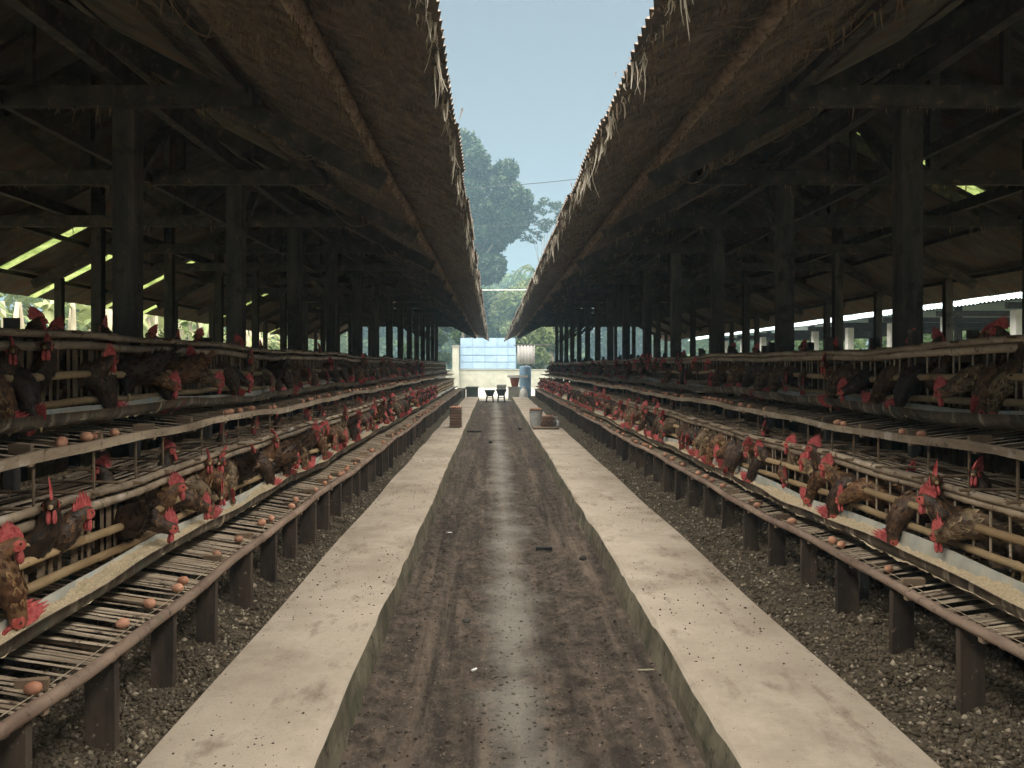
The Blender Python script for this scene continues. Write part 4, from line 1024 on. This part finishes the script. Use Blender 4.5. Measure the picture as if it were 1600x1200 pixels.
flat_piece('bark_scrap', .48, 7.2, (.15, .07, .03), .1, 'wood_dark', 'dark flat bark scrap on the path right of the middle', 'bark')
flat_piece('yellow_leaf', .86, 4.3, (.10, .02, .006), .15, 'dry', 'thin yellow leaf lying near the right walkway edge', 'leaf')
flat_piece('white_scrap', -.10, 4.35, (.06, .02, .006), .9, 'white', 'small pale scrap on the path left of the damp streak', 'scrap')
flat_piece('pale_scrap', -.45, 7.9, (.06, .03, .006), .3, 'white', 'small pale scrap on the path by the left walkway', 'scrap')
def clod(x, y, s, lab, seed):
    r0 = random.Random(seed); mb = lathe([(s*.5, 0), (s, s*.35), (s*.9, s*.8), (s*.45, s*1.15)], 10); mb.v = [(a*r0.uniform(.8, 1.2), b*r0.uniform(.8, 1.2), c*r0.uniform(.85, 1.15)) for a, b, c in mb.v]
    o = link('dirt_clod', mb.mesh('dirt_clod', 'wood_dark', True), None, (x, y, float(path_z(np.array([x]), np.array([y]))[0])-.004)); tag(o, lab, 'clod', 'dark clods on the path')
clod(.80, 6.8, .036, 'round dark clod on the path near the right walkway', 1); clod(-.18, 5.15, .03, 'round dark clod in the left wheel rut', 2); clod(.72, 20.5, .05, 'dark clod far down the path by the right edge', 3); clod(-.05, 17.2, .05, 'dark clod far down the path near the middle', 4)
# ------------------------------------------------------------------ neighbouring shed on the right with pale blue roof
nb = empty('neighbour_shed', (11.5, 14, -.2)); tag(nb, 'neighbouring open shed with pale blue corrugated roof beyond the right shed', 'shed')
NS = corr_sheet('blue_roof_sheet', 3.9, 1.5, 'blue_roof', .15, .02); a2 = math.atan(.38)
for i in range(24):
    y = 9+1.46*i
    link('roof_sheet', NS, nb, (11.2, y, 2.95+(i % 2)*.008), (0, -a2, 0)); link('roof_sheet', NS, nb, (18.4, y+1.5, 2.95+(i % 2)*.008), (0, -a2, math.pi))
pw = MB().box((0, 0, 1.5), (.2, .2, 3.1)).mesh('post', 'white_post')
for k in range(11):
    y = 11.8+2.7*k
    for x in (11.75, 17.9): link('post', pw, nb, (x, y, -.2), None, (1, 1, .97))
    link('post', MB().box((14.3, y+1, 1.6), (.16, .16, 3.9)).mesh('post', 'wood_dark'), nb) if k % 2 == 0 else None
    link('tie_beam', MB().beam((11.5, y, 2.86), (18.1, y, 2.86), .08, .14).mesh('tie_beam', 'wood_beam'), nb)
for x, z in ((11.75, 3.04), (13.4, 3.66), (16.2, 3.66), (17.9, 3.04)): link('purlin', MB().beam((x, 9, z), (x, 44, z), .08, .1).mesh('purlin', 'wood_beam'), nb)
o = link('low_wall', MB().box((19.2, 26, .75), (.2, 40, 1.9)).mesh('low_wall', 'white_wall')); tag(o, 'low whitish wall behind the neighbouring blue roofed shed', 'wall')
# ------------------------------------------------------------------ trees and plants
def leaf_cloud(name, cl, n, size, mat, seed, shell=.45, flat=.0):
    r = np.random.default_rng(seed); cl = np.array(cl, float); vol = cl[:, 3]*cl[:, 4]*cl[:, 5]; pick = r.choice(len(cl), n, p=vol/vol.sum())
    d = r.normal(size=(n, 3)); d /= np.linalg.norm(d, axis=1)[:, None]; rad = (shell+(1-shell)*r.random(n)**.7)
    rad *= 1+.22*np.sin(d[:, 0]*5+pick)*np.sin(d[:, 1]*6+pick*2)*np.sin(d[:, 2]*5+pick)
    P = cl[pick, :3]+d*rad[:, None]*cl[pick, 3:6]
    a = r.normal(size=(n, 3)); a /= np.linalg.norm(a, axis=1)[:, None]; b = np.cross(a, r.normal(size=(n, 3))); b /= np.linalg.norm(b, axis=1)[:, None]
    if flat: a[:, 2] *= 1-flat; b[:, 2] *= 1-flat
    s = size*(.6+.8*r.random(n))[:, None]
    V = np.stack([P-a*s, P+b*s*.5, P+a*s, P-b*s*.5], 1).reshape(-1, 3)
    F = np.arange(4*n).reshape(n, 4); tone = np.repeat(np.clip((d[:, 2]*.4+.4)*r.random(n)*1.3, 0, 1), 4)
    return npmesh(name, V, F, mat, tone)
def clumps(c, R, n, cr, seed, sq=.8):
    r = random.Random(seed); out = []
    for _ in range(n):
        while True:
            p = [r.uniform(-1, 1) for _ in range(3)]; l = math.sqrt(sum(q*q for q in p))
            if .2 < l < 1: break
        k = cr*r.uniform(.6, 1.25); out.append((c[0]+p[0]*R[0], c[1]+p[1]*R[1], c[2]+p[2]*R[2], k, k, k*sq))
    return out
def tree(name, base, h, groups, n, size, mat, lab, cat='tree', grp=None, seed=0, trunk=.35, limbs=True):
    r_ = empty(name, base); tag(r_, lab, cat, grp)
    cl = []
    for g in groups: cl += g
    link('crown', leaf_cloud('crown', cl, n, size, mat, seed), r_)
    mb = MB(); b = Vector(base); rr = random.Random(seed)
    top = b+Vector((0, 0, h*.7)); mb.tube([b+Vector((0, 0, -.3)), b+Vector((h*.01, 0, h*.25)), b+Vector((-h*.01, 0, h*.5)), top], [trunk, trunk*.8, trunk*.6, trunk*.25], 9)
    link('trunk', mb.mesh('trunk', 'bark', True), r_)
    if limbs:
        for c in rr.sample(cl, min(len(cl), 12)):
            t = rr.uniform(.35, .65); s0 = b+Vector((0, 0, h*t)); e = Vector(c[:3]); m = s0.lerp(e, .5)+Vector((0, 0, h*.03))
            link('limb', MB().tube([s0, m, e], [trunk*.3, trunk*.2, trunk*.06], 6).mesh('limb', 'bark', True), r_)
    return r_
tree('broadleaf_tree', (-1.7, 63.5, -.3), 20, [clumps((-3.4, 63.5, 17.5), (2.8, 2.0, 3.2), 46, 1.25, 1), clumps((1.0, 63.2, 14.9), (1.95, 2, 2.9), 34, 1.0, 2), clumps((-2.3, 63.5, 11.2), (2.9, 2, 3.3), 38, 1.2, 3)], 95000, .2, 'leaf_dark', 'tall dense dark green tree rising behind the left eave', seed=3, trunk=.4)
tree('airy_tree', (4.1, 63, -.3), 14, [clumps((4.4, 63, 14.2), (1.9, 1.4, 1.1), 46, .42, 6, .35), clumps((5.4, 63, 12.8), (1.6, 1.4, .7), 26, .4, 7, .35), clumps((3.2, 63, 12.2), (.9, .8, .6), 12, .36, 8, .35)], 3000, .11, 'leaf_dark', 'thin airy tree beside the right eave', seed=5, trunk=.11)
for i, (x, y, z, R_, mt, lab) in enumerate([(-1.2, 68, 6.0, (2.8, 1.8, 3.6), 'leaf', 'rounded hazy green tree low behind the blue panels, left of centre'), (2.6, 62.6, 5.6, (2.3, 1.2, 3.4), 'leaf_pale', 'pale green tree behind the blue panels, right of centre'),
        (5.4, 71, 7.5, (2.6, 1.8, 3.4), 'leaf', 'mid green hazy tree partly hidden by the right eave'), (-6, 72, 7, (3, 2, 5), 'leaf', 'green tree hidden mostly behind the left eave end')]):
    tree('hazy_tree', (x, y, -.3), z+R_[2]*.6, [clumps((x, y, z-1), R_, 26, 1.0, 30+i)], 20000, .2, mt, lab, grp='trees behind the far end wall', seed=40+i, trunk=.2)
def palm(x, y, h, lab, seed, mat='leaf_pale'):
    r_ = empty('palm_tree', (x, y, -.3)); tag(r_, lab, 'palm', 'palms behind the far end wall'); rr = random.Random(seed)
    link('trunk', MB().tube([(x, y, -.4), (x+.1, y, h*.5), (x, y, h)], [.18, .14, .12], 8).mesh('trunk', 'bark', True), r_)
    for k in range(13):
        a = 6.283*k/13+rr.uniform(-.2, .2); l = rr.uniform(1.7, 2.5); up = rr.uniform(.2, 1.0); mb = MB(); pts = []
        for i in range(8):
            t = i/7; pts.append(Vector((x+math.cos(a)*l*t, y+math.sin(a)*l*t, h+up*l*t*(1-t)*1.6-l*.55*t*t)))
        mb.tube(pts, [.03]*7+[.008], 4)
        for i in range(26):
            t = .12+.86*i/26; p = pts[min(6, int(t*7))].lerp(pts[min(7, int(t*7)+1)], t*7-int(t*7)); sd = Vector((-math.sin(a), math.cos(a), 0)); fl = .75*math.sin(math.pi*min(1, t+.12))*l/2.6
            for sg in (-1, 1):
                e = p+sd*sg*fl*.8+Vector((math.cos(a)*.25, math.sin(a)*.25, -.35*fl)); wv = Vector((math.cos(a), math.sin(a), 0))*.045
                mb.add([p-wv, p+wv, e], [(0, 1, 2)], 0, rr.random())
        link('frond', mb.mesh('frond', mat), r_)
palm(1.5, 65, 7.6, 'pale feathery palm behind the blue panels, nearer the middle', 1); palm(3.6, 66, 9.6, 'taller pale palm leaning out by the right eave', 2); palm(-2.6, 66, 6.2, 'low palm behind the left part of the blue panels', 3)
def wood(name, cl, n, size, mat, lab, seed):
    o = link(name, leaf_cloud(name, cl, n, size, mat, seed)); tag(o, lab, 'wood', kind='stuff')
rr = random.Random(9)
wood('far_wood', [(x+rr.uniform(-2, 2), 118+rr.uniform(-6, 6), z, 4.2, 3, 3.6) for x in range(-34, 40, 4) for z in (2.5, 7.5, 12)], 42000, .5, 'leaf', 'hazy wooded slope far behind the end wall', 61)
wood('side_wood', [(-21+rr.uniform(-2, 2), y+rr.uniform(-2, 2), z, 2.6, 2.6, 2.4) for y in range(4, 110, 4) for z in (1.2, 4.2, 7)], 42000, .26, 'leaf_pale', 'sunlit greenery seen under the left shed roof', 62)
wood('right_wood', [(25+rr.uniform(-2, 2), y+rr.uniform(-2, 2), z, 2.6, 2.6, 2.4) for y in range(8, 110, 4) for z in (1.2, 4.2, 7)], 36000, .28, 'leaf', 'greenery beyond the neighbouring shed on the right', 63)
# broad-leaved plants with pale stems outside the left shed
for i in range(15):
    y = 15.5+2.0*i+rr.uniform(-.5, .5); x = -12.0+rr.uniform(-.9, .9); h = rr.uniform(3.6, 5.0)
    r_ = empty('banana_plant', (x, y, -.3)); tag(r_, 'broad-leaved plant with pale dry stems seen under the left roof, %s from near end' % ORD[i], 'plant', 'plants outside the left shed')
    for k in range(rr.randint(3, 5)):
        bx_, by = x+rr.uniform(-.6, .6), y+rr.uniform(-.7, .7)
        link('stem', MB().tube([(bx_, by, -.4), (bx_+.08, by, h*.4), (bx_+rr.uniform(-.25, .25), by, h*.8)], [.12, .10, .05], 8).mesh('stem', 'dry', True), r_)
    mb = MB()
    for k in range(26):
        a = rr.uniform(0, 6.283); st = Vector((x+rr.uniform(-.5, .5), y+rr.uniform(-.7, .7), rr.uniform(1.6, h*.85))); l = rr.uniform(.6, 1.3); wv = rr.uniform(.1, .2)
        sd = Vector((-math.sin(a), math.cos(a), 0)); V = []; up = rr.uniform(-.5, .9)
        for j in range(6):
            t = j/5; c = st+Vector((math.cos(a)*l*t, math.sin(a)*l*t, up*l*t-l*.8*t*t)); ww = wv*math.sin(math.pi*(.08+.9*t)); V += [c-sd*ww+Vector((0, 0, -.04)), c, c+sd*ww+Vector((0, 0, -.04))]
        F = [(j*3+e, j*3+e+1, j*3+4+e, j*3+3+e) for j in range(5) for e in (0, 1)]
        mb.add(V, F, 0, rr.random())
    link('foliage', mb.mesh('foliage', 'leaf_pale'), r_)
# cables
def cable(pts0, pts1, sag, r, mat, lab):
    a, b = Vector(pts0), Vector(pts1); mb = MB(); mb.tube([a.lerp(b, i/24)+Vector((0, 0, -sag*4*(i/24)*(1-i/24))) for i in range(25)], r, 6)
    o = link('overhead_cable', mb.mesh('overhead_cable', mat)); tag(o, lab, 'cable')
cable((-13, 46, 12.0), (17, 46, 14.6), .9, .022, 'cable', 'dark sagging cable crossing the sky between the eaves'); cable((-8, 43, 5.85), (9, 43, 5.95), .14, .02, 'white', 'thin white line stretched low between the shed ends'); cable((-13, 47, 10.2), (17, 47, 10.6), .3, .012, 'cable', 'thin faint cable below the dark sagging one')
# ------------------------------------------------------------------ haze
hz = bpy.data.materials.new('haze_air'); hz.use_nodes = True; N = hz.node_tree.nodes; N.remove(N['Principled BSDF'])
pv = N.new('ShaderNodeVolumePrincipled'); pv.inputs['Color'].default_value = (.29, .46, .58, 1); pv.inputs['Density'].default_value = .0042; pv.inputs['Anisotropy'].default_value = .2
hz.node_tree.links.new(pv.outputs[0], N['Material Output'].inputs['Volume'])
mb = MB().box((0, 75, 17), (420, 430, 37)); me = mb.mesh('haze', 'cable'); me.materials.clear(); me.materials.append(hz)
tag(link('haze', me), 'thin pale blue smoke haze filling the air', 'haze', kind='stuff')
